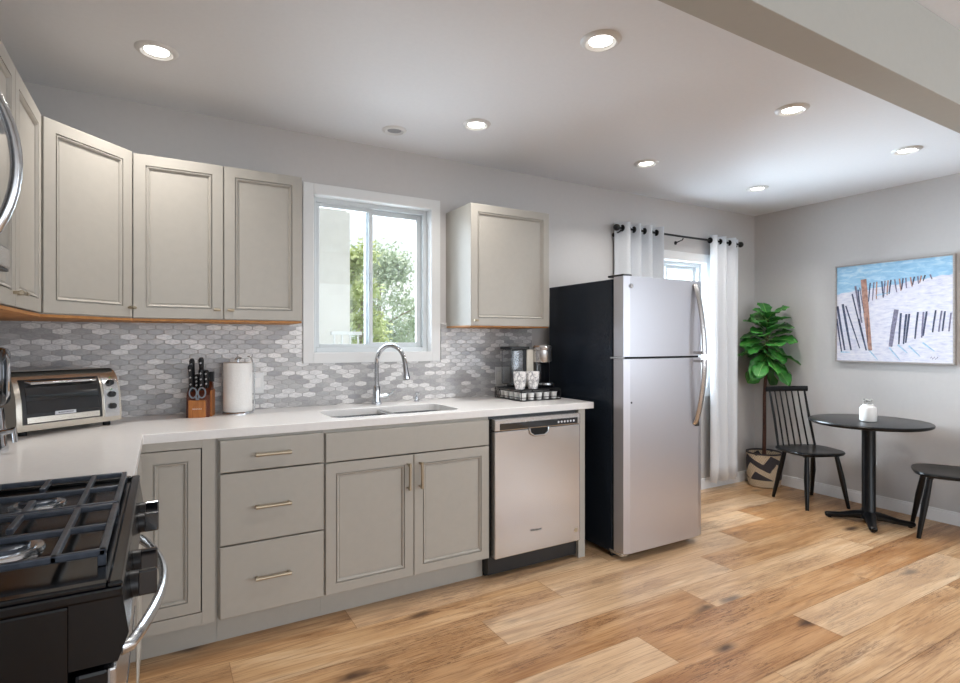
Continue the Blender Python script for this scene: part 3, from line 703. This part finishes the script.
def fr_handle(door, z0, z1, big_low):
    pts = []; n = 14
    for k in range(n + 1):
        a = k / n; z = z0 + (z1 - z0) * a; t_ = (1 - a) if big_low else a       # full bow at the gap
        pts.append((2.893, 2.306 - .068 * math.sin(t_ * PI / 2) ** .8 if 0 < k < n or t_ > .5 else 2.309, z))
    e = pts[0] if big_low else pts[-1]
    m = MB(); m.tube(pts, .021, 14, up=(1, 0, 0), flat=.5)
    zz = e[2] + (.012 if big_low else -.012); m.box(2.878, 2.908, 2.25, 2.312, zz - .008, zz + .008, .004)
    m.build('handle', 'steel', door, world=True, smooth=True)
fr_handle(dup_, 1.195, 1.632, True); fr_handle(dlo, .758, 1.166, False)
B(2.890, 2.92, 2.296, 2.311, .745, .775, .003).build('handle_cap', 'black', dlo, world=True)
bd = MB().tube([(2.345, 2.3095, 1.597), (2.345, 2.3065, 1.597)], .014, 20).build('badge', 'chrome', dup_, world=True, smooth=True)
MB().tube([(2.345, 2.3067, 1.597), (2.345, 2.3058, 1.597)], .0115, 20).build('badge_face', 'steel', bd, world=True, smooth=True)
MB().tube([(2.345, 2.3095, .922), (2.345, 2.3070, .922)], .006, 12).build('lock_plug', 'black', dlo, world=True, smooth=True)
B(fx0 + .005, fx0 + .075, 2.33, 2.46, 1.656, 1.668, .004).build('top_hinge', 'black', rf, world=True)
B(fx0 - .003, fx0 + .03, 2.335, 2.43, 1.1755, 1.1855, .001).build('middle_hinge', 'nickel', rf, world=True)
B(fx0 + .0, fx0 + .05, 2.335, 2.44, .030, .049, .002).build('bottom_hinge', 'nickel', rf, world=True)

# ------------------------------------------------------------ toaster oven
TA = math.atan2(.207, .293)
to = thing('toaster_oven', 'stainless toaster oven with curved glass door on the corner countertop', 'toaster oven', (-.476, 2.652, .914), TA)
TW, TD, TH = .392, .25, .245
def side_prof(ins=0.0):
    pr_ = [(TD - .0, .02), (TD, TH - .015), (TD - .015, TH), (.05, TH)]
    for k in range(9):
        a = R(90 - k * 10.5); pr_.append((.088 - .085 * math.sin(R(k * 10.5)) , .07 + (TH - .07) * math.cos(R(k * 10.5)) ** .9))
    pr_ += [(.0, .05), (.004, .02)]
    return pr_
def extrude_x(m, prof, x0, x1):
    n = len(prof); m._add([(x0, y, z) for y, z in prof] + [(x1, y, z) for y, z in prof], [tuple(range(n)), tuple(range(n, 2 * n))] + [(i, (i + 1) % n, (i + 1) % n + n, i + n) for i in range(n)]); return m
extrude_x(MB(), side_prof(), 0, TW).build('body', 'toast', to, smooth=True)
def curve_y(z):  # front surface at height z
    best = None; P = side_prof()
    for i in range(3, len(P) - 1):
        (ya, za), (yb, zb) = P[i], P[i + 1]
        if min(za, zb) <= z <= max(za, zb) and abs(za - zb) > 1e-6: return ya + (yb - ya) * (z - za) / (zb - za)
    return 0
def front_strip(x0, x1, z0, z1, t, name, mat, parent, n=10):
    m = MB(); zs = [z0 + (z1 - z0) * k / n for k in range(n + 1)]
    prof = [(curve_y(z) - t, z) for z in zs] + [(curve_y(z) + .002, z) for z in reversed(zs)]
    return extrude_x(m, prof, x0, x1).build(name, mat, parent, smooth=True)
dd = front_strip(.022, .310, .045, .215, .004, 'door', 'black', to)
front_strip(.035, .298, .085, .185, .0065, 'glass_pane', 'gloss_glass', dd)
front_strip(.035, .298, .050, .072, .006, 'lower_trim', 'toast', dd)
MB().tube([(.045, curve_y(.205) - .004, .205), (.05, curve_y(.2) - .022, .203), (.285, curve_y(.2) - .022, .203), (.293, curve_y(.205) - .004, .205)], .007, 10).build('handle', 'chrome', dd, smooth=True)
front_strip(.130, .205, .0745, .0875, .0085, 'name_plate', 'silver_print', dd, 3)
text('BLACK+DECKER', .0075, 'black', dd, (.1675, curve_y(.081) - .0092, .081), (R(90), 0, 0))
cp = front_strip(.322, .382, .04, .218, .003, 'control_panel', 'nickel', to)
for z in (.185, .135, .085):
    yy = curve_y(z); MB().tube([(.352, yy - .002, z), (.352, yy - .016, z + .001)], [.014, .012], 16).build('knob', 'black', cp, smooth=True)
    if z > .1: MB().tube([(.352, yy - .0035, z + .022), (.352, yy - .0045, z + .022)], .003, 8).build('dial_mark', 'leaf', cp)
m = front_strip(0, .018, .02, .225, .006, 'side_trim', 'toast', to)
for x in (.04, TW - .04):
    for y in (.04, TD - .05): MB().cyl((x, y, 0), (x, y, .022), .014).build('foot', 'rubber', to)

# dark appliance at the frame's left edge
ap = thing('coffee_grinder', 'black and chrome countertop appliance cut off by the left edge beside the toaster oven', 'kitchen appliance', (-.505, 2.36, .914))
MB().lathe([(.062, 0), (.064, .012), (.058, .03), (.054, .10), (.05, .145), (0, .145)]).build('base', 'chrome', ap, smooth=True)
MB().box(-.062, .062, -.055, .055, .150, .345, .022, ).build('hopper', 'blackgloss', ap, smooth=True)
MB().tube([(.05, -.02, .16), (.066, -.03, .19), (.068, -.03, .30), (.05, -.02, .335)], .006, 8).build('chrome_trim', 'chrome', ap, smooth=True)
MB().tube([(.03, -.04, .065), (.085, -.045, .075), (.088, -.045, .035)], [.010, .012, .008], 10).build('spout', 'chrome', ap, smooth=True)

# ------------------------------------------------------------ knife block + knives + scissors
kb = thing('knife_block', 'warm wooden knife block on the white countertop beside the paper towels', 'knife block', (.155, 2.985, .914), R(-14))
m = MB(); prof = [(-.042, 0), (.06, 0), (.072, .155), (.045, .165), (-.030, .105)]
extrude_x(m, prof, -.050, .050).build('block', 'blockdark', kb)
B(-.037, .037, -.058, -.036, 0, .083, .002).build('front_block', 'block', kb)
B(.0505, .058, -.02, .062, 0, .125, .001).build('side_board', 'block', kb)
text('HENCKELS', .0085, 'cream', kb, (0, -.0585, .042), (R(90), 0, 0), ext=.0004)
kw = kb.matrix_basis
rot = Matrix.Rotation(R(-14), 4, 'Z')
def at_block(p): return Vector((.155, 2.985, .914)) + rot @ Vector(p)
def knife(lx, ly, lz, L, label, first=None):
    t = thing('kitchen_knife', label, 'knife', at_block((lx, ly, lz)), R(-14), 'knives in the wooden block')
    d = Vector((0, -.22, 1)).normalized()
    MB().tube([d * -.03, d * .0, d * .012], [.006, .006, .008], 8, flat=.5, up=(1, 0, 0)).build('blade', 'chrome', t, smooth=True)
    MB().tube([d * .006, d * (L * .3), d * (L * .65), d * (L * .92), d * L], [.0095, .011, .0105, .0125, .008], 10, flat=1.3, up=(1, 0, 0)).build('handle', 'black', t, smooth=True)
    for q in (.3, .55, .82):
        p = d * (L * q); MB().tube([p + Vector((-.003, -.016, -.003)), p + Vector((.003, -.0165, .002))], .0038, 8).build('rivet', 'silver_print', t)
kn = [(-.034, .000, .118, .135, 'black riveted knife at the left side of the wooden block, front row'), (-.034, .032, .140, .142, 'black riveted knife rising highest at the left of the wooden block'),
      (.006, .034, .145, .142, 'black riveted knife rising highest in the middle of the wooden block'), (.010, .006, .122, .11, 'black riveted knife in front of the tallest middle knife'),
      (.030, .020, .130, .095, 'shorter black riveted knife to the right of the middle knives'), (-.012, .014, .130, .075, 'short black knife between the left and middle knives')]
for a in kn: knife(*a)
t = thing('sharpening_steel', 'short square black handle standing at the right of the wooden block', 'sharpener', at_block((.045, .052, .161)), R(-14))
B(-.011, .011, -.008, .008, .002, .052, .003).build('handle', 'black', t); B(-.002, .002, -.002, .002, -.04, .003).build('rod', 'chrome', t)
t = thing('kitchen_scissors', 'scissors with two grey ring handles at the front of the knife block', 'scissors', at_block((.0, -.043, .088)), R(-14))
for sx in (-1, 1):
    m = MB(); ring = [(sx * (.019 + .016 * math.cos(R(a))), -.004 - .01 * 0, .030 + .024 * math.sin(R(a))) for a in range(0, 361, 20)]
    m.tube(ring, .0035, 8, caps=False).tube([(sx * .006, -.004, .012), (0, -.002, -.02 + .0)], .004, 8).build('ring_handle', plain('grey_rubber', '7E868E', .5) if sx < 0 else bpy.data.materials['grey_rubber'], t, smooth=True)
MB().tube([(0, -.002, -.02), (0, .003, -.0)], .005, 8).build('blade', 'chrome', t)

# ------------------------------------------------------------ paper towel
pt = thing('paper_towel_holder', 'white paper towel roll on a steel stand beside the knife block', 'paper towel holder', (.330, 3.02, .914))
MB().lathe([(.074, 0), (.074, .006), (.070, .010), (0, .010)], n=36).build('base', 'nickel', pt, smooth=True)
MB().lathe([(.019, .012), (.067, .012), (.068, .014), (.068, .254), (.066, .256), (.019, .256), (.019, .012)], n=40).build('paper_roll', 'paper', pt, smooth=True)
MB().cyl((0, 0, .01), (0, 0, .272), .005).tube([(-.012, 0, .270), (.0, 0, .281), (.016, 0, .276)], .006, 8).build('center_rod', 'nickel', pt, smooth=True)
MB().tube([(.073, .0, .005), (.078, 0, .02), (.078, 0, .24), (.06, 0, .285), (.045, 0, .285)], .0035, 8).build('tension_arm', 'nickel', pt, smooth=True)

# outlets
def outlet(x0, x1, z0, z1, label):
    o = thing('wall_outlet', label, 'outlet', ((x0 + x1) / 2, YB - .0095, z0)); n = 2 if x1 - x0 > .09 else 1
    B(x0, x1, YB - .015, YB - .0095, z0, z1, .002).build('cover_plate', 'white', o, world=True)
    for k in range(n):
        cx = x0 + (x1 - x0) * (k + .5) / n; B(cx - .016, cx + .016, YB - .018, YB - .0145, z0 + .03, z1 - .03, .002).build('switch_rocker', 'ceramic', o, world=True)
outlet(.405, .470, 1.0, 1.112, 'white outlet plate on the tile just right of the paper towels')
outlet(1.93, 2.045, .99, 1.105, 'white double outlet plate on the tile behind the coffee tray')

# ------------------------------------------------------------ coffee corner
tr = thing('capsule_drawer', 'black wire coffee capsule drawer on the countertop beside the refrigerator', 'coffee drawer', (2.0, 2.87, .914))
tx0, tx1, ty0, ty1 = 1.862, 2.162, 2.728, 3.03
B(tx0, tx1, ty0, ty1, .9785, .984, .002).build('top_shelf', 'black', tr, world=True); B(tx0, tx1, ty0, ty1, .9145, .919, .001).build('bottom_shelf', 'black', tr, world=True)
m = MB()
for x, y in ((tx0, ty0), (tx1, ty0), (tx0, ty1), (tx1, ty1)): m.box(x - .004 if x > 2 else x, x if x > 2 else x + .004, y if y < 2.9 else y - .004, y + .004 if y < 2.9 else y, .919, .9785)
for z in (.935, .9715):
    m.tube([(tx0, ty0, z), (tx1, ty0, z)], .002, 6).tube([(tx0, ty0, z), (tx0, ty1, z)], .002, 6).tube([(tx1, ty0, z), (tx1, ty1, z)], .002, 6)
m.build('wire_frame', 'black', tr, world=True)
MB().tube([(tx0 - .004 + .0 * a, ty1 - .05 + .026 * math.cos(a), .948 + .026 * math.sin(a)) for a in [R(q) for q in range(0, 361, 24)]], .0025, 6, caps=False).build('side_ring', 'black', tr, world=True, smooth=True)
def cap_at(x, y, label, first=[None]):
    if first[0] is None:
        t = thing('coffee_capsule', label, 'coffee capsule', (x, y, .9195), 0, 'capsules in the black wire drawer')
        MB().lathe([(.017, 0), (.018, .001), (.022, .041), (.0245, .042), (.0245, .0445), (0, .0445)], n=18).build('cup', 'ceramic', t, smooth=True)
        MB().lathe([(.0, .0446), (.0225, .0446), (.0225, .0452), (0, .0452)], n=18).build('foil_lid', 'nickel', t, smooth=True); first[0] = t
    else: dup(first[0], (x, y, .9195), 0, label)
for k in range(5): cap_at(tx0 + .034 + k * .058, ty0 + .030, 'white coffee capsule in the front row of the black wire drawer')
for k in range(4): cap_at(tx0 + .034, ty0 + .090 + k * .057, 'white coffee capsule along the left side of the black wire drawer')
def mug(x, y, label):
    t = thing('mug', label, 'mug', (x, y, .984), group='marbled mugs on the capsule drawer')
    MB().lathe([(.024, 0), (.028, .003), (.038, .05), (.0415, .108), (.039, .108), (.0355, .05), (.024, .008), (0, .006)], n=28).build('cup', 'cup', t, smooth=True)
    MB().tube([(.0, .034, .078), (0, .058, .074), (0, .062, .045), (0, .033, .032)], .0045, 8).build('handle', 'cup', t, smooth=True)
mug(1.885, 2.775, 'left of the two white marbled mugs on the black coffee drawer'); mug(1.972, 2.762, 'right of the two white marbled mugs, next to the coffee maker')
cm = thing('coffee_maker', 'single-serve coffee maker with silver head and clear water tank', 'coffee maker', (2.06, 2.90, .984))
B(1.945, 2.155, 2.80, 3.02, .984, 1.003, .006).build('drip_base', 'blackgloss', cm, world=True)
m = MB(); m.lathe([(.045, 1.0), (.05, 1.004), (.05, 1.014), (.042, 1.016), (0, 1.016)], (2.105, 2.805, 0)); m.build('drip_tray', 'nickel', cm, world=True, smooth=True)
B(2.050, 2.155, 2.83, 3.02, 1.003, 1.155, .012).build('body', 'blackgloss', cm, world=True, smooth=True)
MB().lathe([(.058, 1.145), (.060, 1.15), (.060, 1.215), (.054, 1.216), (.054, 1.22), (.062, 1.222), (.064, 1.238), (.052, 1.252), (0, 1.256)], (2.105, 2.845, 0), 32).build('brew_head', 'steel', cm, world=True, smooth=True)
B(2.0, 2.05, 2.86, 3.01, 1.003, 1.225, .006).build('column', 'cream', cm, world=True); B(1.975, 2.0, 2.87, 3.0, 1.003, 1.225, .002).build('tank_mount', 'black', cm, world=True)
tk = B(1.885, 1.974, 2.865, 2.99, 1.003, 1.225, .01).build('water_tank', 'clear', cm, world=True)
B(1.880, 2.02, 2.862, 2.995, 1.226, 1.243, .004).build('tank_lid', 'black', tk, world=True)

# ------------------------------------------------------------ curtains
rod = thing('curtain_rod', 'black curtain rod with ball finials above the dining window', 'curtain rod', (3.7, 3.067, 2.135))
MB().cyl((2.985, 3.067, 2.135), (4.425, 3.067, 2.135), .0085).build('rod', 'black', rod, world=True, smooth=True)
for x in (2.962, 4.447): MB().lathe([(0, -.026), (.012, -.024), (.022, -.014), (.026, 0), (.022, .014), (.012, .024), (0, .026)], (x, 3.067, 2.135), 20, 'X').build('finial', 'black', rod, world=True, smooth=True)
for x in (3.70, 3.005, 4.40): MB().tube([(x, 3.067, 2.122), (x, 3.075, 2.11), (x, YB, 2.095)], .005, 8).tube([(x, YB - .004, 2.095), (x, YB, 2.095)], .016, 12).build('bracket', 'black', rod, world=True, smooth=True)
def curtain(x0, x1, zb, nf, amp, label, ph=0, narrow=0):
    t = thing('curtain', label, 'curtain', ((x0 + x1) / 2, 3.067, zb), group=None); n = nf * 12; rows = 16; zt = 2.178; vs = []; r = random.Random(int(x0 * 10))
    offs = [r.uniform(-.3, .3) for _ in range(nf * 2 + 2)]
    for j in range(rows + 1):
        z = zb + (zt - zb) * j / rows; q = 1 - j / rows
        for i in range(n + 1):
            a = i / n; x = x0 + (x1 - x0) * (a + .012 * math.sin(a * 9 + q * 3)); ca = (x0 + x1) / 2; x = ca + (x - ca) * (1 - narrow * math.sin(PI * q) )
            y = 3.067 + amp * math.cos(2 * PI * nf * a + ph + offs[int(a * nf * 2)] * q * .8) * (1 + .25 * q * math.sin(a * 17))
            vs.append((x, min(y, YB - .018), z))
    fs = [(j * (n + 1) + i, j * (n + 1) + i + 1, (j + 1) * (n + 1) + i + 1, (j + 1) * (n + 1) + i) for j in range(rows) for i in range(n)]
    m = MB(); m._add(vs, fs); o = m.build('panel', 'fabric', t, world=True, smooth=True); o.modifiers.new('t', 'SOLIDIFY').thickness = .002
    for k in range(nf * 2):
        a = (k + .5 - ph / PI) / (nf * 2) % 1.0; x = x0 + (x1 - x0) * (a + .012 * math.sin(a * 9))
        MB().lathe([(.016, -.003), (.024, -.004), (.026, 0), (.024, .004), (.016, .003), (.016, -.003)], (x, 3.067, 2.135), 18, 'X').build('grommet', 'black', t, world=True, smooth=True)
curtain(2.985, 3.47, .05, 4, .05, 'white grommet curtain panel behind the refrigerator')
curtain(4.035, 4.415, .075, 3, .042, 'white grommet curtain panel beside the potted fig', ph=PI / 2)

# ------------------------------------------------------------ dining set
def chair(label, loc, rz):
    t = thing('dining_chair', label, 'chair', loc, rz, 'black spindle dining chairs')
    n = 40; poly = []
    for k in range(n):
        a = 2 * PI * k / n; c_, s_ = math.cos(a), math.sin(a); e = .62
        x = math.copysign(abs(c_) ** e, c_) * (.215 - .012 * s_); y = math.copysign(abs(s_) ** e, s_) * .205; poly.append((x, y))
    m = MB(); rings_ = [(.88, .397), (.97, .403), (1.0, .414), (.98, .424), (.93, .426), (.6, .418), (0.01, .416)]
    vs = [(x * q, y * q, z) for q, z in rings_ for x, y in poly]; fs = [(i * n + k, i * n + (k + 1) % n, (i + 1) * n + (k + 1) % n, (i + 1) * n + k) for i in range(len(rings_) - 1) for k in range(n)] + [tuple(reversed(range(n))), tuple(range((len(rings_) - 1) * n, len(rings_) * n))]
    m._add(vs, fs); m.build('seat', 'furn', t, smooth=True)
    for sx in (-1, 1):
        for sy, by in ((1, .185), (-1, -.195)):
            MB().tube([(sx * .125, sy * .12, .403), (sx * .15, sy * .15, .22), (sx * .175, by, 0)], [.016, .020, .0125], 12).build('leg', 'furn', t, smooth=True)
    MB().box(-.15, .15, .105, .13, .385, .400, .003).box(-.15, .15, -.13, -.105, .385, .400, .003).build('seat_batten', 'furn', t)
    for k in range(7):
        u = (k - 3) / 3; r_ = .0095 if abs(u) == 1 else .0065
        MB().tube([(u * .165, -.165 + .02 * u * u, .415), (u * .158, -.225 + .02 * u * u, .65), (u * .160, -.280 + .02 * u * u, .865)], [r_, r_ * 1.05, r_ * .85], 8).build('spindle', 'furn', t, smooth=True)
    m = MB(); P = []
    for k in range(13):
        u = (k - 6) / 6; P.append((u * .188, -.284 + .024 * u * u, .878))
    m.tube(P, [.022] * 13, 12, flat=.5, up=(0, 0, 1)).build('top_rail', 'furn', t, smooth=True)
    return t
ch = chair('black spindle-back chair between the potted fig and the round table', (4.435, 2.455, 0), math.atan2(-.93, -.37) - PI / 2)
dup(ch, (4.485, 1.575, 0), math.atan2(.88, -.45) - PI / 2, 'black chair cut off by the right edge, only its seat and front legs in view')
tb = thing('dining_table', 'round black pedestal table with a white jar on it', 'table', (4.32, 1.985, 0), R(-59.4))
MB().lathe([(0, .688), (.30, .688), (.352, .692), (.364, .701), (.366, .709), (.362, .716), (.354, .718), (0, .718)], n=72).build('tabletop', 'furn', tb, smooth=True)
MB().lathe([(.13, .68), (.13, .6875), (0, .6875)], n=24).build('mounting_plate', 'black', tb)
MB().lathe([(.062, .03), (.058, .045), (.042, .07), (.042, .67), (.05, .68), (0, .68)], n=28).build('column', 'furn', tb, smooth=True)
for k in range(4):
    a = k * PI / 2; m = MB(); m.M = Matrix.Rotation(a, 4, 'Z')
    m.tube([(.02, 0, .052), (.08, 0, .045), (.17, 0, .028), (.255, 0, .022), (.262, 0, .02)], [.034, .028, .020, .018, .012], 10, flat=1.35, up=(0, 0, 1))
    leg = m.build('foot', 'furn', tb, smooth=True)
    m = MB(); m.M = Matrix.Rotation(a, 4, 'Z'); m.cyl((.235, 0, 0), (.235, 0, .012), .013).build('glide', 'rubber', leg, smooth=True)
jr = thing('ceramic_jar', 'white ceramic jar with small grey sprigs on the round table', 'jar', (4.27, 1.965, .718))
MB().lathe([(.042, 0), (.050, .004), (.052, .012), (.052, .088), (.048, .101), (.034, .108), (.033, .120), (.030, .120), (.030, .105), (0, .103)], n=32).build('jar', 'ceramic', jr, smooth=True)
m = MB(); r = random.Random(2)
for k in range(16):
    a = r.uniform(0, 6.28); q = r.uniform(.004, .026); z = .122 + r.uniform(0, .034)
    m.lathe([(0, -.008), (.007, -.004), (.008, .002), (0, .009)], (q * math.cos(a), q * math.sin(a), z), 8); m.tube([(q * .5 * math.cos(a), q * .5 * math.sin(a), .10), (q * math.cos(a), q * math.sin(a), z)], .0015, 5)
m.build('sprigs', plain('grey_buds', 'A9A9A6', .7), jr, smooth=True)

# ------------------------------------------------------------ painting
pa = thing('painting', 'beach dune painting with weathered snow fences in thin silver frame', 'painting', (XR, 2.031, 1.498))
pw, ph_ = .779, .770
Y0, Y1, Zc0, Zc1 = -pw / 2, pw / 2, -ph_ / 2, ph_ / 2
B(-.040, -.001, Y0, Y0 + .010, Zc0, Zc1).box(-.040, -.001, Y1 - .010, Y1, Zc0, Zc1).box(-.040, -.001, Y0 + .01, Y1 - .01, Zc0, Zc0 + .010).box(-.040, -.001, Y0 + .01, Y1 - .01, Zc1 - .010, Zc1).build('frame', 'frame_wood', pa)
# strokes given in fractions of the painting seen from the room: u left->right, v top->bottom
def stroke(m, u0, v0, u1, v1, wd, wd1=None, dep=.0015):
    a = Vector((0, Y1 - u0 * pw, Zc1 - v0 * ph_)); b = Vector((0, Y1 - u1 * pw, Zc1 - v1 * ph_)); d = (b - a).normalized(); n_ = Vector((0, -d.z, d.y)); wd1 = wd1 or wd
    q = [a - n_ * wd / 2, a + n_ * wd / 2, a * .5 + b * .5 + n_ * wd * .55, b + n_ * wd1 / 2, b - n_ * wd1 / 2, a * .5 + b * .5 - n_ * wd * .42]
    vs = [(-.0302, p.y, p.z) for p in q] + [(-.0302 - dep, p.y, p.z) for p in q]
    m._add(vs, [tuple(range(6)), tuple(reversed(range(6, 12)))] + [(i, (i + 1) % 6, (i + 1) % 6 + 6, i + 6) for i in range(6)])
r = random.Random(4)
mn, mr, mg, mb_ = MB(), MB(), MB(), MB()
for u, v, u1, v1, w_ in [(.02, .42, .09, .88, .016), (.07, .40, .15, .88, .017), (.0131, .55, .06, .90, .012), (.10, .42, .23, .86, .010), (.16, .30, .23, .62, .010), (.22, .56, .29, .88, .014), (.215, .26, .24, .50, .008)]: stroke(mn, u, v, u1, v1, w_, w_ * .7)
for u, v, u1, v1, w_ in [(.19, .22, .25, .60, .014), (.55, .48, .50, .84, .030), (.23, .24, .27, .5, .008), (.30, .55, .30, .8, .006)]: stroke(mg, u, v, u1, v1, w_, w_ * .8)
stroke(mr, .265, .16, .325, .88, .040, .026)
for k in range(17):
    u = .33 + .03 * k + r.uniform(-.008, .008); v = .20 - .002 * k; h_ = .19 - .009 * k; m_ = mn if k % 3 == 0 else mg if k % 3 == 1 else mr
    stroke(m_, u, v, u + r.uniform(-.02, .02), v + h_, .009, .006)
for k in range(12):
    u = .575 + .034 * k + (.01 if k % 2 else 0); v = .51 - .0 * k + r.uniform(-.01, .02); h_ = .30 - .012 * k
    if k in (3, 7): continue
    stroke(mn if k % 2 == 0 or k < 3 else mg, u + .012, v, u - r.uniform(.0, .02), v + h_, .013 - .0004 * k, .008)
for u, v, u1, v1 in [(.31, .87, .39, .97), (.49, .85, .58, .97), (.56, .82, .64, .90), (.65, .83, .74, .93), (.76, .80, .85, .88), (.05, .9, .14, .9), (.38, .33, .50, .31)]: stroke(mb_, u, v, u1, v1, .009, .004)
for k in range(5): stroke(mg, .82 + k * .012, .945 + (k % 2) * .01, .828 + k * .012, .93 + (k % 2) * .012, .003)
cv = MB().box(-.030, -.001, Y0 + .008, Y1 - .008, Zc0 + .008, Zc1 - .008)
layers = [cv, mn, mr, mg, mb_]; counts = []
for k, q in enumerate(layers):
    bmesh.ops.recalc_face_normals(q.bm, faces=q.bm.faces)
    for f_ in q.bm.faces: f_.material_index = k
    if k:
        tmp = bpy.data.meshes.new('t'); q.bm.to_mesh(tmp); cv.bm.from_mesh(tmp); q.bm.free(); bpy.data.meshes.remove(tmp)
cvo = cv.build('canvas', 'paint', pa)
for q in ('navy', 'rust', 'greyp', 'bluep'): cvo.data.materials.append(M[q])

# ------------------------------------------------------------ potted fig
pf = thing('potted_fig_tree', 'fiddle leaf fig in a woven navy and tan basket in the room corner', 'potted plant', (4.61, 2.95, 0))
MB().lathe([(.112, 0), (.126, .01), (.138, .08), (.143, .18), (.144, .285), (.147, .302), (.139, .302), (.136, .28), (.136, .2), (0, .2)], n=48).build('basket', 'basket', pf, smooth=True)
MB().lathe([(.1355, .245), (.1, .258), (0, .262)], n=24).build('soil', 'soil', pf, smooth=True)
MB().tube([(0, 0, .24), (.006, .0, .5), (-.004, -.006, .8), (.006, -.02, 1.12), (-.02, -.05, 1.46)], [.018, .016, .014, .012, .006], 10).build('trunk', 'bark', pf, smooth=True)
m = MB(); ribs = MB(); r = random.Random(23)
def leaf(m, base, d, L, W, up=Vector((0, 0, 1)), curl=.25):
    d = d.normalized(); side = d.cross(up)
    if side.length < .1: side = Vector((1, 0, 0))
    side.normalize(); nrm = side.cross(d); n = 8; vs = []
    prof = [.10, .42, .62, .72, .86, 1.0, .98, .72, .12]
    for i in range(n + 1):
        t_ = i / n; c = base + d * (L * t_) - nrm * 0 + Vector((0, 0, -curl * L * t_ * t_)) 
        w_ = W * prof[i] / 2; ru = .008 * math.sin(i * 2.3)
        vs += [c - side * w_ + nrm * (.16 * w_ + ru), c - side * w_ * .5 + nrm * (.05 * w_), c, c + side * w_ * .5 + nrm * (.05 * w_), c + side * w_ + nrm * (.16 * w_ - ru)]
    fs = []
    for i in range(n):
        for k in range(4): a = i * 5 + k; fs.append((a, a + 1, a + 6, a + 5))
    m._add(vs, fs)
    ribs.tube([base - d * .03 + nrm * .001, base + d * L * .5 + Vector((0, 0, -curl * L * .25)) + nrm * .0012, base + d * L * .95 + Vector((0, 0, -curl * L * .9)) + nrm * .001], [.0035, .0026, .0012], 5)
for k in range(46):
    q = k / 45; z = 1.07 + .44 * q; a = k * 2.39996 + r.uniform(-.3, .3)
    el = -.75 + 1.55 * q + r.uniform(-.3, .3); d = Vector((math.cos(a) * math.cos(el), math.sin(a) * math.cos(el), math.sin(el)))
    L = r.uniform(.165, .23) * (1 if q < .85 else .8); rr = (.05 if k % 3 else .01) * (1 - q * .5)
    base = Vector((-.015 + d.x * rr, -.035 + d.y * rr, z))
    tip = base + d * L; wx = 4.61 + tip.x; wy = 2.95 + tip.y
    if wx > 4.735: d.x -= (wx - 4.735) / L; d.normalize()
    if wy > 3.10: d.y -= (wy - 3.10) / L; d.normalize()
    leaf(m, base, d, L, L * r.uniform(.72, .88), up=Vector((r.uniform(-.5, .5) - d.x * .6, r.uniform(-.9, .1) - d.y * .6, 1)), curl=.1 + .3 * r.random())
for v in list(m.bm.verts) + list(ribs.bm.verts):
    if v.co.y + 2.95 > 2.97: v.co.x = max(v.co.x, 4.435 - 4.61)
    if v.co.x + 4.61 > 4.755: v.co.x = 4.755 - 4.61
    if v.co.y + 2.95 > YB - .01: v.co.y = YB - .01 - 2.95
ribs.build('leaf_midribs', 'rib', pf, smooth=True); fo = m.build('foliage', 'leaf', pf, smooth=True); fo.modifiers.new('t', 'SOLIDIFY').thickness = .0012

# ------------------------------------------------------------ ceiling lights
def can(x, y, label, lit=True, r_=.058, lamp=True):
    t = thing('recessed_light', label, 'ceiling light', (x, y, H), 0, 'recessed ceiling lights' if lit else None)
    k = r_ / .058
    MB().lathe([(.043 * k, -.0015), (.058 * k, -.012), (.066 * k, -.010), (.074 * k, -.006), (.078 * k, -.0005), (.043 * k, -.0005)], n=36).build('trim_ring', 'white', t, smooth=True)
    MB().lathe([(0, -.004), (.044 * k, -.0035), (.044 * k, -.0005), (0, -.0005)], n=32).build('lens', 'lamp' if lit else 'dimlamp', t, smooth=True)
    if lamp:
        l = area('can_lamp', (0, 0, -.014), (0, 0, 0), .10, .10, CAN_W, (1, .96, .92), 'DISK'); l.parent = t; l.data.spread = R(125)
    return t
can(-.02, 2.545, 'round recessed light above the corner wall cabinets')
can(1.465, 1.603, 'round recessed light nearest the camera, at the top centre')
can(1.455, 2.556, 'round recessed light in front of the single wall cabinet near the sink window')
can(2.73, 1.60, 'round recessed light in the near row between the topmost one and the painting-wall one')
can(2.732, 2.560, 'round recessed light in the back row above the refrigerator')
can(3.91, 2.556, 'round recessed light in the back row nearest the room corner')
can(3.915, 1.592, 'round recessed light nearest the painting wall')
can(1.105, 2.853, 'unlit grey round ceiling fixture above the sink window', False, .050, False)
